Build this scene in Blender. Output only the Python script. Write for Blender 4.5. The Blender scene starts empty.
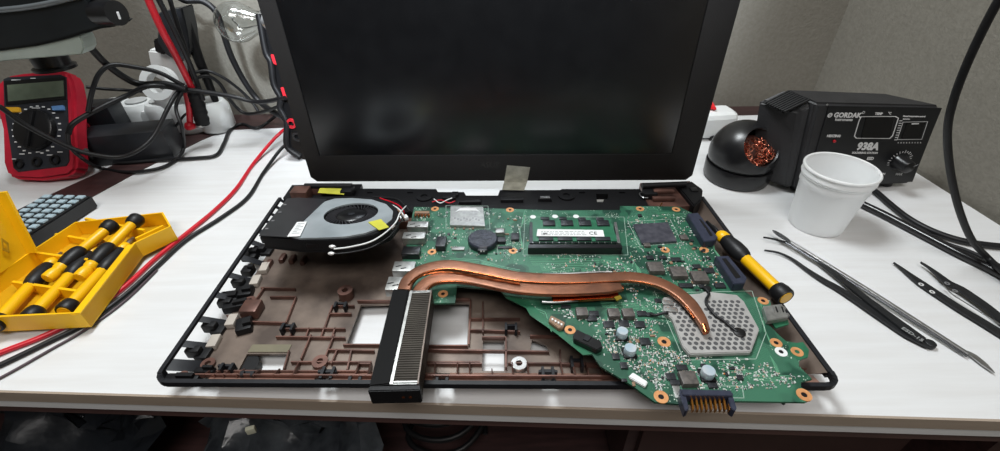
import bpy, bmesh, math, random
from mathutils import Vector, Matrix
C = bpy.context.scene.collection
scn = bpy.context.scene
V = Vector
# ------------------------------------------------------------------ camera
FOC, CX, CY, CAMH = 450.0, 500.0, 225.5, 0.241
_Z = V((-10, 611, 450)).normalized(); _f = V((0, 0, -1))
_Y = (_f - _f.dot(_Z) * _Z).normalized(); _X = _Y.cross(_Z)
R = Matrix((_X, _Y, _Z)); CAM = V((0, 0, CAMH))
cd = bpy.data.cameras.new('camera'); cam = bpy.data.objects.new('camera', cd); C.objects.link(cam)
cd.sensor_width = 36; cd.lens = 36 * FOC / 1000; cd.clip_start = .01
cam.matrix_world = Matrix.Translation(CAM) @ R.to_4x4()
scn.camera = cam
# ------------------------------------------------------------------ light, world, exposure
w = bpy.data.worlds.new('room_air'); scn.world = w; w.use_nodes = True
w.node_tree.nodes['Background'].inputs[0].default_value = (.75, .82, .9, 1)
w.node_tree.nodes['Background'].inputs[1].default_value = .12
def area(name, loc, target, size, energy, col, sy=None):
    l = bpy.data.lights.new(name, 'AREA'); l.energy = energy; l.color = col; l.size = size
    if sy: l.shape = 'RECTANGLE'; l.size_y = sy
    o = bpy.data.objects.new(name, l); C.objects.link(o); o.location = loc
    o.rotation_euler = (V(target) - V(loc)).to_track_quat('-Z', 'Y').to_euler(); return o
area('bench_lamp_light', (-.14, .42, .80), (-.02, .33, 0), .24, 6.9, (.93, .98, 1))
area('ceiling_light', (.0, -.62, 1.45), (.0, .15, -.05), .9, 15, (1, .97, .94), .5)
ww = bpy.data.lights.new('wall_fill_spot', 'SPOT'); ww.energy = 95; ww.spot_size = math.radians(39); ww.spot_blend = .35; ww.shadow_soft_size = .05; ww.color = (.82, .91, 1)  # unseen spot added in front of the desk to brighten the back wall
wo_ = bpy.data.objects.new('wall_fill_spot', ww); C.objects.link(wo_); wo_.location = (-.03, -.35, .75); wo_.rotation_euler = (V((-.04, .6, .27)) - V((-.03, -.35, .75))).to_track_quat('-Z', 'Y').to_euler()
sl_ = bpy.data.lights.new('reflection_spot', 'SPOT'); sl_.energy = 26; sl_.spot_size = math.radians(52); sl_.spot_blend = .8; sl_.shadow_soft_size = .08; sl_.color = (1, .88, .74)  # unseen spot added to light the right wall mirrored in the screen
so_ = bpy.data.objects.new('reflection_spot', sl_); C.objects.link(so_); so_.location = (-.15, -.75, .55); so_.rotation_euler = (V((.46, -.36, -.12)) - V((-.15, -.75, .55))).to_track_quat('-Z', 'Y').to_euler()
vs = scn.view_settings
scn.display_settings.display_device = 'sRGB'
vs.view_transform = 'Standard'; vs.look = 'None'; vs.gamma = 1; vs.exposure = 0.0; vs.use_curve_mapping = False
# ------------------------------------------------------------------ pixel -> point on a real plane
def ray(px, py): return R @ V(((px - CX) / FOC, -(py - CY) / FOC, -1))
def at(px, py, z=0.0):
    d = ray(px, py); return CAM + d * ((z - CAMH) / d.z)
def aty(px, py, y):
    d = ray(px, py); return CAM + d * (y / d.y)
def hit(px, py, p, n):
    d = ray(px, py); return CAM + d * ((p - CAM).dot(n) / d.dot(n))
# ------------------------------------------------------------------ materials
def lin(c): c /= 255; return c / 12.92 if c <= .04045 else ((c + .055) / 1.055) ** 2.4
def rgb(c): return (lin(c[0]), lin(c[1]), lin(c[2]), 1)
MATS = {}
def mat(name, col, rough=.5, metal=0.0, col2=None, nscale=60, bump=0.0, bscale=300, spec=.5, trans=0, stretch=None, alpha=1, coat=0):
    if name in MATS: return MATS[name]
    m = bpy.data.materials.new(name); m.use_nodes = True; nt = m.node_tree; b = nt.nodes['Principled BSDF']
    b.inputs['Base Color'].default_value = rgb(col); b.inputs['Roughness'].default_value = rough
    b.inputs['Metallic'].default_value = metal; b.inputs['Specular IOR Level'].default_value = spec
    b.inputs['Transmission Weight'].default_value = trans; b.inputs['Alpha'].default_value = alpha; b.inputs['Coat Weight'].default_value = coat
    tc = nt.nodes.new('ShaderNodeTexCoord'); mp = nt.nodes.new('ShaderNodeMapping'); nt.links.new(tc.outputs['Object'], mp.inputs['Vector'])
    if stretch: mp.inputs['Scale'].default_value = stretch
    n = nt.nodes.new('ShaderNodeTexNoise'); n.inputs['Scale'].default_value = nscale; n.inputs['Detail'].default_value = 4
    nt.links.new(mp.outputs[0], n.inputs['Vector'])
    r = nt.nodes.new('ShaderNodeValToRGB'); r.color_ramp.elements[0].position = .35; r.color_ramp.elements[1].position = .65
    c2 = col2 or tuple(max(0, x * .93) for x in col)
    r.color_ramp.elements[0].color = rgb(col); r.color_ramp.elements[1].color = rgb(c2)
    nt.links.new(n.outputs['Fac'], r.inputs[0]); nt.links.new(r.outputs[0], b.inputs['Base Color'])
    if bump:
        n2 = nt.nodes.new('ShaderNodeTexNoise'); n2.inputs['Scale'].default_value = bscale; nt.links.new(mp.outputs[0], n2.inputs['Vector'])
        bp = nt.nodes.new('ShaderNodeBump'); bp.inputs['Strength'].default_value = bump; bp.inputs['Distance'].default_value = .001
        nt.links.new(n2.outputs['Fac'], bp.inputs['Height']); nt.links.new(bp.outputs[0], b.inputs['Normal'])
    MATS[name] = m; return m
BLACK = mat('black_plastic', (20, 20, 22), .5, bump=.15, bscale=900, spec=.25)
BLACKG = mat('black_satin', (20, 20, 22), .28)
RUBBER = mat('black_rubber', (18, 18, 20), .45, col2=(24, 24, 26), spec=.35)
CHIP = mat('chip_black', (30, 32, 36), .38, col2=(42, 44, 48), nscale=700)
SILVER = mat('bare_metal', (190, 190, 190), .3, .9, col2=(165, 165, 165), nscale=200)
SHIELD = mat('tinned_shield', (175, 175, 172), .38, .75, col2=(150, 150, 148), nscale=250)
WHITEP = mat('white_plastic', (225, 227, 226), .4, col2=(218, 220, 220))
COPPER = mat('heat_pipe_copper', (146, 98, 74), .4, .6, col2=(118, 80, 62), nscale=90, bump=.1, bscale=500)
COPPERB = mat('bright_copper', (205, 120, 75), .22, 1, col2=(190, 105, 62), nscale=200)
BROWN = mat('copper_paint_brown', (124, 110, 100), .42, .3, col2=(82, 71, 65), nscale=40, bump=.1, bscale=200)
BROWNP = mat('copper_paint_rib', (118, 84, 74), .42, .4, col2=(78, 56, 50), nscale=60)
PAD = mat('pad_foam', (176, 168, 158), .7, col2=(160, 152, 144))
GOLD = mat('gold_pad', (216, 156, 104), .4, .2, col2=(196, 136, 90), nscale=400)
PINGOLD = mat('pin_gold', (200, 135, 60), .25, .9)
YELLOW = mat('yellow_plastic', (236, 182, 8), .38, col2=(226, 172, 8), nscale=30)
YELLOWB = mat('yellow_box', (232, 176, 6), .42, col2=(240, 188, 14), nscale=25, bump=.08, bscale=150)
TAPE = mat('yellow_tape', (200, 196, 70), .4, col2=(180, 178, 66))
REDW = mat('red_wire', (196, 24, 42), .32, col2=(180, 20, 36))
REDP = mat('red_plastic', (178, 22, 46), .5, col2=(162, 20, 42), bump=.1, bscale=500)
WHITEINK = mat('white_ink', (215, 215, 215), .5)
GREYINK = mat('grey_ink', (120, 120, 122), .5)
CERAM = mat('ceramic_tan', (140, 112, 90), .4)
FINS = mat('fin_aluminium', (78, 74, 68), .75, 0, spec=.15, col2=(62, 58, 54), nscale=60)
DARKWOOD = mat('dark_wood', (66, 46, 45), .4, col2=(50, 35, 35), nscale=20, stretch=(1, 8, 8))
WALL = mat('wall_paint', (122, 118, 109), .9, col2=(114, 110, 101), nscale=220, bump=.5, bscale=420)
DESKW = mat('white_laminate', (216, 217, 218), .32, col2=(210, 210, 210), nscale=14, stretch=(1, 12, 1), bump=.05, bscale=120)
EDGEM = mat('desk_edge', (160, 146, 132), .4, col2=(152, 138, 124), nscale=20, stretch=(1, 6, 6))
def pcb_mat():
    m = bpy.data.materials.new('circuit_board_green'); m.use_nodes = True; nt = m.node_tree; N = nt.nodes.new; L = nt.links.new
    b = nt.nodes['Principled BSDF']; b.inputs['Roughness'].default_value = .45
    tc = N('ShaderNodeTexCoord')
    def ramp(src, p0, c0, p1, c1, const=False):
        r = N('ShaderNodeValToRGB'); r.color_ramp.elements[0].position = p0; r.color_ramp.elements[1].position = p1
        r.color_ramp.elements[0].color = c0; r.color_ramp.elements[1].color = c1
        if const: r.color_ramp.interpolation = 'CONSTANT'
        L(src, r.inputs[0]); return r.outputs[0]
    def mix(f, a, c):
        x = N('ShaderNodeMix'); x.data_type = 'RGBA'
        if isinstance(f, float): x.inputs[0].default_value = f
        else: L(f, x.inputs[0])
        for s, i in ((a, 6), (c, 7)):
            if isinstance(s, tuple): x.inputs[i].default_value = s
            else: L(s, x.inputs[i])
        return x.outputs[2]
    W = (1, 1, 1, 1); K = (0, 0, 0, 1)
    # copper pour zones, cell like
    v = N('ShaderNodeTexVoronoi'); v.distance = 'CHEBYCHEV'; v.inputs['Scale'].default_value = 85; L(tc.outputs['Object'], v.inputs['Vector'])
    zone = ramp(v.outputs['Color'], .3, rgb((20, 60, 46)), .7, rgb((38, 88, 66)))
    # fine traces: warped wave bands, only in some zones
    wv = N('ShaderNodeTexWave'); wv.inputs['Scale'].default_value = 420; wv.inputs['Distortion'].default_value = 5; wv.inputs['Detail'].default_value = 1; wv.inputs['Detail Scale'].default_value = .25
    L(tc.outputs['Object'], wv.inputs['Vector'])
    tr = ramp(wv.outputs['Fac'], .5, K, .62, W)
    nz = N('ShaderNodeTexNoise'); nz.inputs['Scale'].default_value = 38; L(tc.outputs['Object'], nz.inputs['Vector'])
    zm = ramp(nz.outputs['Fac'], .48, K, .52, W)
    mm = N('ShaderNodeMath'); mm.operation = 'MULTIPLY'; L(tr, mm.inputs[0]); L(zm, mm.inputs[1])
    c = mix(mm.outputs[0], zone, rgb((72, 126, 100)))
    # solder pads / silk print specks
    v2 = N('ShaderNodeTexVoronoi'); v2.inputs['Scale'].default_value = 640; L(tc.outputs['Object'], v2.inputs['Vector'])
    d = ramp(v2.outputs['Distance'], .2, W, .26, K)
    n3 = N('ShaderNodeTexNoise'); n3.inputs['Scale'].default_value = 60; n3.inputs['Detail'].default_value = 3; L(tc.outputs['Object'], n3.inputs['Vector'])
    dm = ramp(n3.outputs['Fac'], .54, K, .57, W)
    m2 = N('ShaderNodeMath'); m2.operation = 'MULTIPLY'; L(d, m2.inputs[0]); L(dm, m2.inputs[1])
    c = mix(m2.outputs[0], c, rgb((190, 205, 190)))
    L(c, b.inputs['Base Color']); return m
PCB = pcb_mat()
PCBP = mat('circuit_board_plain', (36, 92, 66), .35, col2=(44, 104, 76), nscale=120)
# ------------------------------------------------------------------ mesh building
class B:
    def __init__(s): s.bm = bmesh.new(); s.mi = 0; s.ang = 20
    def _tag(s, n0):
        s.bm.faces.ensure_lookup_table()
        for f in s.bm.faces[n0:]: f.material_index = s.mi
    def box(s, c, size, M=None, bevel=0, seg=2):
        t = bmesh.new(); bmesh.ops.create_cube(t, size=1)
        for v in t.verts: v.co = V((v.co.x * size[0], v.co.y * size[1], v.co.z * size[2]))
        if bevel: bmesh.ops.bevel(t, geom=t.edges[:], offset=bevel, segments=seg, affect='EDGES', profile=.6)
        if M is None: M = Matrix.Identity(3)
        elif isinstance(M, (int, float)): M = Matrix.Rotation(M, 3, 'Z')
        for v in t.verts: v.co = M @ v.co + V(c)
        s.merge(t); return s
    def merge(s, t):
        n0 = len(s.bm.faces); mp = {}
        for v in t.verts: mp[v] = s.bm.verts.new(v.co)
        for f in t.faces:
            try: s.bm.faces.new([mp[v] for v in f.verts])
            except ValueError: pass
        t.free(); s._tag(n0)
    def prism(s, pts, vec, holes=(), bevel=0):
        t = bmesh.new(); es = []
        for loop in [pts] + list(holes):
            vsx = [t.verts.new(V(p)) for p in loop]
            for i in range(len(vsx)): es.append(t.edges.new((vsx[i], vsx[(i + 1) % len(vsx)])))
        if holes: bmesh.ops.triangle_fill(t, edges=es, use_beauty=True)
        else:
            t.verts.ensure_lookup_table(); t.faces.new(t.verts[:])
        g = bmesh.ops.extrude_face_region(t, geom=t.faces[:])
        for v in g['geom']:
            if isinstance(v, bmesh.types.BMVert): v.co += V(vec)
        bmesh.ops.recalc_face_normals(t, faces=t.faces[:])
        if bevel: bmesh.ops.bevel(t, geom=[e for e in t.edges if e.calc_face_angle(0) > .5], offset=bevel, segments=2, affect='EDGES')
        s.merge(t); return s
    def hexa(s, b, tp, bevel=0):
        t = bmesh.new(); vs_ = [t.verts.new(V(p)) for p in list(b) + list(tp)]
        for f in ((0, 1, 2, 3), (4, 5, 6, 7), (0, 1, 5, 4), (1, 2, 6, 5), (2, 3, 7, 6), (3, 0, 4, 7)): t.faces.new([vs_[i] for i in f])
        bmesh.ops.recalc_face_normals(t, faces=t.faces[:])
        if bevel: bmesh.ops.bevel(t, geom=t.edges[:], offset=bevel, segments=3, affect='EDGES')
        s.merge(t); return s
    def tube(s, pts, r, seg=8, sm=6, up=None, ws=None):
        s.ang = 50; pts = [V(p) for p in pts]
        if sm and len(pts) > 2:
            q = [2 * pts[0] - pts[1]] + pts + [2 * pts[-1] - pts[-2]]; out = []
            for i in range(1, len(q) - 2):
                a, b, c, d = q[i - 1:i + 3]
                for k in range(sm):
                    t = k / sm
                    out.append(.5 * ((2 * b) + (c - a) * t + (2 * a - 5 * b + 4 * c - d) * t * t + (3 * b - a - 3 * c + d) * t ** 3))
            out.append(pts[-1]); pts = out
        n = len(pts); rings = []; prev = None; t = bmesh.new()
        for i, p in enumerate(pts):
            T = (pts[min(i + 1, n - 1)] - pts[max(i - 1, 0)]).normalized()
            if up is not None: U = V(up); S = T.cross(U).normalized(); U = S.cross(T)
            else:
                if prev is None: prev = T.orthogonal().normalized()
                prev = (prev - T * prev.dot(T)).normalized(); S = prev; U = T.cross(S)
            if isinstance(r, tuple): rx, ry = r
            elif callable(r): rx = ry = r(i / (n - 1))
            else: rx = ry = r
            if ws: rx *= ws(i / (n - 1))
            ring = []
            for k in range(seg):
                a = 2 * math.pi * (k + .5) / seg; ca, sa = math.cos(a), math.sin(a)
                if isinstance(r, tuple): e = .4; ca = math.copysign(abs(ca) ** e, ca); sa = math.copysign(abs(sa) ** e, sa)
                ring.append(t.verts.new(p + S * ca * rx + U * sa * ry))
            rings.append(ring)
        for a, b in zip(rings, rings[1:]):
            for k in range(seg): t.faces.new((a[k], a[(k + 1) % seg], b[(k + 1) % seg], b[k]))
        t.faces.new(rings[0]); t.faces.new(rings[-1]); bmesh.ops.recalc_face_normals(t, faces=t.faces[:])
        s.merge(t); return s
    def lathe(s, prof, o=(0, 0, 0), M=None, seg=32, a0=0, a1=2 * math.pi):
        s.ang = 50; M = M or Matrix.Identity(3); t = bmesh.new(); rings = []; full = abs(a1 - a0 - 2 * math.pi) < 1e-6
        nn = seg if full else seg + 1
        for r, z in prof:
            if r < 1e-7: rings.append([t.verts.new(M @ V((0, 0, z)) + V(o))])
            else: rings.append([t.verts.new(M @ V((r * math.cos(a0 + (a1 - a0) * k / seg), r * math.sin(a0 + (a1 - a0) * k / seg), z)) + V(o)) for k in range(nn)])
        for a, b in zip(rings, rings[1:]):
            for k in range(seg if full else seg):
                k2 = (k + 1) % nn
                if len(a) == 1 and len(b) == 1: continue
                if len(a) == 1: t.faces.new((a[0], b[k], b[k2]))
                elif len(b) == 1: t.faces.new((a[k], a[k2], b[0]))
                else: t.faces.new((a[k], a[k2], b[k2], b[k]))
        bmesh.ops.recalc_face_normals(t, faces=t.faces[:]); s.merge(t); return s
    def cyl(s, o, r, h, M=None, seg=20, r2=None):
        return s.lathe([(0, 0), (r, 0), (r if r2 is None else r2, h), (0, h)], o, M, seg)
    def ring(s, o, r1, r2, h, M=None, seg=20):
        return s.lathe([(r1, 0), (r2, 0), (r2, h), (r1, h), (r1, 0)], o, M, seg)
def root_loc(o):
    while o.parent: o = o.parent
    return o.location
def obj(name, b, m, parent=None, label=None, smooth=-1, loc=None):
    if smooth == -1: smooth = b.ang
    me = bpy.data.meshes.new(name); off = V(root_loc(parent)) if parent else V(loc or (0, 0, 0))
    for v in b.bm.verts: v.co -= off
    b.bm.to_mesh(me); b.bm.free()
    for mm in (m if isinstance(m, (list, tuple)) else [m]): me.materials.append(mm)
    if smooth:
        for p in me.polygons: p.use_smooth = True
        me.set_sharp_from_angle(angle=math.radians(smooth))
    o = bpy.data.objects.new(name, me); C.objects.link(o)
    if parent: o.parent = parent
    else: o.location = off
    if label: o['label'] = label
    return o
def thing(name, label, cat, loc, group=None):
    o = bpy.data.objects.new(name, None); C.objects.link(o); o.location = loc; o.empty_display_size = .01
    o['label'] = label; o['category'] = cat
    if group: o['group'] = group
    return o
def tag(o, label, cat, group=None):
    o['label'] = label; o['category'] = cat
    if group: o['group'] = group
    return o
def struct(name, b, m): o = obj(name, b, m, smooth=0); o['kind'] = 'structure'; return o
def frame(x, y):   # rotation matrix with given x and approx y axes
    x = V(x).normalized(); z = x.cross(V(y)).normalized(); y = z.cross(x); return Matrix((x, y, z)).transposed()
def text(name, s, o, M, size, m, parent, ax='LEFT', ext=.00008, shear=0, bold=0):
    cu = bpy.data.curves.new(name, 'FONT'); cu.body = s; cu.size = size; cu.extrude = ext; cu.align_x = ax; cu.align_y = 'CENTER'; cu.shear = shear; cu.offset = bold; cu.resolution_u = 2
    t = bpy.data.objects.new(name, cu); C.objects.link(t); dg = bpy.context.evaluated_depsgraph_get(); dg.update()
    me = bpy.data.meshes.new_from_object(t.evaluated_get(dg)); bpy.data.objects.remove(t); bpy.data.curves.remove(cu)
    b = B(); b.bm.from_mesh(me); bpy.data.meshes.remove(me)
    for v in b.bm.verts: v.co = M @ v.co + V(o)
    for f in b.bm.faces: f.material_index = 0
    return obj(name, b, m, parent, smooth=0)
def cable(name, pts, r, m, label, cat='cable', seg=10, sm=8, group=None):
    b = B().tube(pts, r, seg, sm)
    p0 = V(pts[0]); return tag(obj(name, b, m, None, smooth=60, loc=p0), label, cat, group)
UZ = V((0, 0, 1))
LU = (at(838, 383, .022) - at(155, 380, .022)); LU.z = 0; LU.normalize(); LV = UZ.cross(LU)
LM = Matrix((LU, LV, UZ)).transposed(); LANG = math.atan2(LU.y, LU.x)
# ================================================================== setting
b = B(); yb = .596
struct('wall_back', B().box((-.35, yb + .03, .55), (1.8, .06, 2.6)), WALL)
struct('wall_right', B().prism([(.428, yb, -.75), (.455, .25, -.75), (.47, -1.3, -.75), (.55, -1.3, -.75), (.55, yb + .06, -.75), (.428, yb + .06, -.75)], (0, 0, 2.6)), WALL)
struct('wall_left', B().box((-1.28, -.35, .55), (.06, 1.9, 2.6)), WALL)
struct('wall_front', B().box((-.35, -1.33, .55), (1.8, .06, 2.6)), mat('wall_far_paint', (70, 66, 64), .9))
struct('floor', B().box((-.35, -.35, -.78), (1.86, 2.0, .06)), mat('floor_dark', (60, 50, 46), .5, col2=(50, 42, 40)))
struct('ceiling', B().box((-.35, -.35, 1.88), (1.86, 2.0, .06)), mat('ceiling_paint', (150, 148, 145), .9))
# ================================================================== desk
e0, e1 = at(0, 390), at(1000, 419); ed = (e1 - e0).normalized()
def edge_y(x): return e0.y + (x - e0.x) * ed.y / ed.x
XL, XR = -1.2, .45
desk = thing('desk', 'white laminate workbench top with a beige front edge under the laptop', 'desk', (0, .36, -.75))
fl = V((XL, edge_y(XL), 0)); fr = V((XR - .003, edge_y(XR), 0))
b = B().prism([fl, fr, V((.436, .45, 0)), V((.427, yb - .001, 0)), V((XL, yb - .001, 0))], (0, 0, -.018)); obj('desktop', b, DESKW, desk, smooth=0)
nrm = V((ed.y, -ed.x, 0))
hb = (aty(0, 399, e0.y).z)
b = B().prism([fl, fl + nrm * .0015, fr + nrm * .0015, fr], (0, 0, hb * .98)); obj('edge_band', b, EDGEM, desk, 'beige front edge strip', smooth=0)
b = B().prism([fl - nrm * .004 + V((0, 0, hb * .99)), fr - nrm * .004 + V((0, 0, hb * .99)), fr - nrm * .02 + V((0, 0, hb * .99)), fl - nrm * .02 + V((0, 0, hb * .99))], (0, 0, -.021)); obj('apron', b, mat('apron_wood', (86, 62, 58), .45, col2=(70, 50, 48), nscale=20, stretch=(1, 8, 8)), desk, 'dark brown rail below the front edge', smooth=0)
b = B().prism([fl - nrm * .03 + V((0, 0, -.24)), fr - nrm * .03 + V((0, 0, -.24)), V((.44, .58, -.24)), V((XL, .58, -.24))], (0, 0, -.015)); obj('lower_shelf', b, DARKWOOD, desk, 'dark shelf below the desktop', smooth=0)
for x in (-1.17, .425): obj('side_panel', B().box((x, .38, -.385), (.03, .38, .73)), DARKWOOD, desk, smooth=0)
# dark band let into the desktop
P = [at(-260, 392, .0004), at(32, 230, .0004), at(138, 172, .0004), at(200, 141, .0004), at(226, 130, .0004), at(300, 127, .0004), V((.42, .567, .0004)), V((.42, yb - .002, .0004)), V((-.42, yb - .002, .0004)), at(165, 139, .0004), at(96, 174, .0004), at(30, 204, .0004), at(-320, 380, .0004)]
obj('inlay_strip', B().prism([p - V((0, 0, .0003)) for p in P], (0, 0, .0007)), DARKWOOD, desk, 'dark red-brown band along the back of the desktop', smooth=0)
# ================================================================== laptop
zr, zf = .022, .0085
ZC = zr
lap = thing('laptop', 'opened black laptop with its keyboard removed, copper-painted inside showing', 'laptop', at(497, 382, 0) + LV * .1)
Lf, Rf = at(150, 382, zr), at(846, 386, zr)
Lb, Rb = at(280, 195, zr), at(703, 194, zr)
def rounded(pts, rads, n=5):
    out = []
    for i, p in enumerate(pts):
        r = rads[i]; a = pts[i - 1]; c = pts[(i + 1) % len(pts)]
        if r == 0: out.append(p); continue
        d1 = (a - p).normalized(); d2 = (c - p).normalized()
        for k in range(n + 1):
            t = k / n; out.append((p + d1 * r) * (1 - t) ** 2 + p * 2 * t * (1 - t) + (p + d2 * r) * t * t)
    return out
def zz(p, z): return V((p.x, p.y, z))
outer = rounded([Lf, Rf, Rb, Lb], [.009, .010, .004, .004])
ctr = (Lf + Rf + Rb + Lb) / 4
def inset(pts, d):
    n = len(pts); out = []
    for i in range(n):
        a, p, c = pts[i - 1], pts[i], pts[(i + 1) % n]
        t = ((p - a).normalized() + (c - p).normalized()).normalized(); nn = UZ.cross(t)
        out.append(p + nn * d)
    return out
inner = inset(outer, .0028)
def q(*a): return [at(x, y, zf) for x, y in a]
holes = [q((361, 305), (391, 304), (381, 345), (346, 344)), q((432, 303), (469, 303), (467, 346), (426, 346)),
         q((483, 341), (504, 341), (504, 371), (482, 371)), q((532, 340), (546, 345), (549, 351), (530, 351)),
         q((247, 354), (287, 354), (282, 371), (238, 371)), q((340, 296), (347, 296), (346, 301), (339, 301))]
fyl, fyr = at(200, 372, zf), at(800, 375, zf); li = Lf + LU * .0115; ri = Rf - LU * .0115
fo = [fyl + LU * ((li - fyl).dot(LU)), fyr + LU * ((ri - fyr).dot(LU)), Rb - LU * .0105, Lb + LU * .0105]
b = B().prism([zz(p, zf) for p in fo], (0, 0, -.0016), holes)
pan = obj('floor_pan', b, BROWN, lap, 'copper-brown painted inside floor with cutouts', smooth=0)
# front + right rim as one band, left rim with vent windows
def wall(pts, z0, z1, th, m, name, parent=lap, label=None):
    b = B()
    for a, c in zip(pts, pts[1:]):
        d = (c - a).normalized(); nn = UZ.cross(d)
        b.prism([zz(a, z0), zz(c, z0), zz(c + nn * th, z0), zz(a + nn * th, z0)], (0, 0, z1 - z0))
    return obj(name, b, m, parent, label, smooth=50)
RIM = mat('rim_black', (24, 25, 29), .5, col2=(31, 32, 36), nscale=200, spec=.3)
nO = len(outer)
# outer indices: 0-5 Lf corner, 6-11 Rf, 12-17 Rb, 18-23 Lb
wall(outer[0:12], .0175, zr - .0005, .0026, RIM, 'front_rim')
wall([outer[i] for i in range(11, 14)], .0155, zr - .001, .003, RIM, 'right_rim')
b = B()   # left rim: sill, top rail and slanted posts
a, c = outer[23], outer[0]; d = c - a; nn = UZ.cross(d.normalized())
def lbox(t0, t1, z0, z1, th=.0026, m=None):
    p, q2 = a + d * t0, a + d * t1
    b.prism([zz(p, z0), zz(q2, z0), zz(q2 + nn * th, z0), zz(p + nn * th, z0)], (0, 0, z1 - z0))
lbox(0, 1.0, zr - .0022, zr)
flo0, flo1 = zz(fo[3], zf), zz(fo[0], zf)
def slat(t0, t1, bb_=None, m=None):
    p, q2 = zz(a + d * t0, zr - .002) + nn * .0012, zz(a + d * t1, zr - .002) + nn * .0012; r0, r1 = flo0.lerp(flo1, min(1, t0)), flo0.lerp(flo1, min(1, t1))
    (bb_ or b).prism([p, q2, r1, r0], nn * .0014)
for t in (0.0, .06, .12, .18, .25, .33, .43, .54, .65, .77, .88, .955): slat(t, t + (.016 if t < .2 else .027))
slat(.965, 1.0)
obj('left_rim', b, RIM, lap, 'black side rim with open vent windows', smooth=50)
wall(outer[0:2] , .0165, zr, .0026, RIM, 'rim_corner')
rb_ = B(); rb_.prism([zz(outer[11], zr - .002) - LU * .002, zz(outer[12], zr - .002) - LU * .002, zz(fo[2], zf), zz(fo[1], zf)], -LU * .001)
obj('side_slope', rb_, BROWN, lap)
# clips inside left rim
for t in (.25, .33, .54, .65, .77, .88):
    p = a + d * (t + .014) + nn * .006
    b = B().box(zz(p, zf + .0035), (.009, .005, .007), LANG, .001).box(zz(p + nn * .005, zf + .0015), (.008, .009, .003), LANG, .0008); obj('clip', b, BLACK, lap)
# rear frame
def rp(px, py, z=zr): return at(px, py, z)
b = B().prism([rp(356, 188.5), rp(436, 189), rp(438, 192), rp(464, 192), rp(466, 195.5), rp(498, 195.5), rp(500, 190), rp(560, 190), rp(562, 189), rp(640, 189), rp(652, 212), rp(352, 212)], (0, 0, -.006),
              [[rp(596, 194), rp(608, 194), rp(608, 199), rp(604, 199), rp(603, 202), rp(597, 202)], [rp(367, 192), rp(373, 192), rp(372.5, 193.3), rp(366.5, 193.3)], [rp(407, 192), rp(413, 192), rp(413, 193.3), rp(407, 193.3)], [rp(579, 192), rp(585, 192), rp(585, 193.3), rp(579, 193.3)], [rp(619, 192), rp(625, 192), rp(626, 193.3), rp(619, 193.3)]])
obj('rear_rail', b, BLACK, lap, smooth=0)
b = B().prism([rp(352, 206, .016), rp(650, 206, .016), rp(660, 222, .016), rp(345, 222, .016)], (0, 0, -.0085)); obj('rear_step', b, BROWNP, lap, smooth=0)
b = B().prism([rp(283, 198), rp(292, 185), rp(362, 184), rp(354, 206), rp(300, 206)], (0, 0, -.008)); obj('hinge_tray', b, BLACK, lap, smooth=0)
b = B().prism([rp(640, 183), rp(690, 181), rp(693, 206), rp(648, 208)], (0, 0, -.012)); obj('hinge_tray', b, BROWNP, lap, smooth=0)
def pxbox(px, py, z, w_, d_, h, ang=0): 
    z += .004 if (py > 370 and z < .018) else 0; p = at(px, py, z); return (p.x, p.y, z - h / 2), (w_, d_, h), LANG + ang
for (px, py, w_, d_, h, z, m, nm) in [(300, 189, .015, .012, .012, .032, BROWNP, 'hinge_mount'), (322, 187, .02, .008, .006, .028, BROWNP, 'hinge_bracket'), (347, 188, .01, .012, .01, .03, BLACK, 'hinge_mount'),
                                  (650, 191, .012, .01, .008, .028, BLACK, 'hinge_mount'), (664, 190, .018, .004, .003, .029, BROWNP, 'hinge_bracket'), (664, 197, .02, .004, .003, .026, BROWNP, 'hinge_bracket')]:
    obj(nm, B().box(*pxbox(px, py, z, w_, d_, h), bevel=.001), m, lap)
b = B().tube([at(305, 186, .03), at(352, 186, .03)], .0025, 12, 0); obj('hinge_barrel', b, BLACK, lap)
b = B().tube([at(642, 186, .03), at(686, 184, .03)], .0025, 12, 0); obj('hinge_barrel', b, BLACK, lap)
b = B()
hp = [at(676, 184, .026), at(692, 181, .026), at(703, 189, .026), at(702, 199, .026), at(694, 206, .026), at(686, 196, .026)]
b.prism(hp, (0, 0, -.019), bevel=.001); hc = obj('hinge_cover', b, BLACK, lap)
obj('screw_hole', B().box(*pxbox(694, 189, .0272, .006, .006, .0015), bevel=.0003), BLACKG, hc)
obj('tape', B().prism([at(321, 186, .0292), at(345, 188, .0285), at(344, 195, .0275), at(318, 193, .0285)], (0, 0, .0004)), TAPE, lap, 'yellow adhesive tape')
# rubber feet
for s_, t_ in ((.1, .12), (.9, .12), (.1, .9), (.9, .9)):
    p = (Lf.lerp(Rf, s_)).lerp(Lb.lerp(Rb, s_), t_); obj('foot', B().cyl(zz(p, 0), .008, zf - .0017), RUBBER, lap)
# round screw tower in rear rail
for px, py in ((425, 202), (566, 201)):
    obj('screw_boss', B().ring(at(px, py, .017) , .003, .0075, .0065), BLACK, lap)
for pts, m in (([(434, 199), (440, 203), (447, 200), (452, 198)], WHITEP), ([(432, 202), (441, 200), (449, 203), (455, 201)], REDW), ([(650, 192), (640, 193), (642, 197), (648, 198)], SILVER), ([(662, 203), (660, 207), (664, 210)], PINGOLD)):
    obj('lead', B().tube([at(x, y, .0245) for x, y in pts], .0005, 6, 5), m, lap)
for px, py, w_ in ((449, 196, .012), (455, 193, .006), (512, 198, .02), (545, 197, .012), (470, 200, .02)):
    obj('lug', B().box(*pxbox(px, py, zr + .003, w_, .006, .005), bevel=.0008), BLACK, lap)
obj('foil_patch', B().box(*pxbox(545, 197, zr + .0042, .008, .003, .001)), SILVER, lap)
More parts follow.
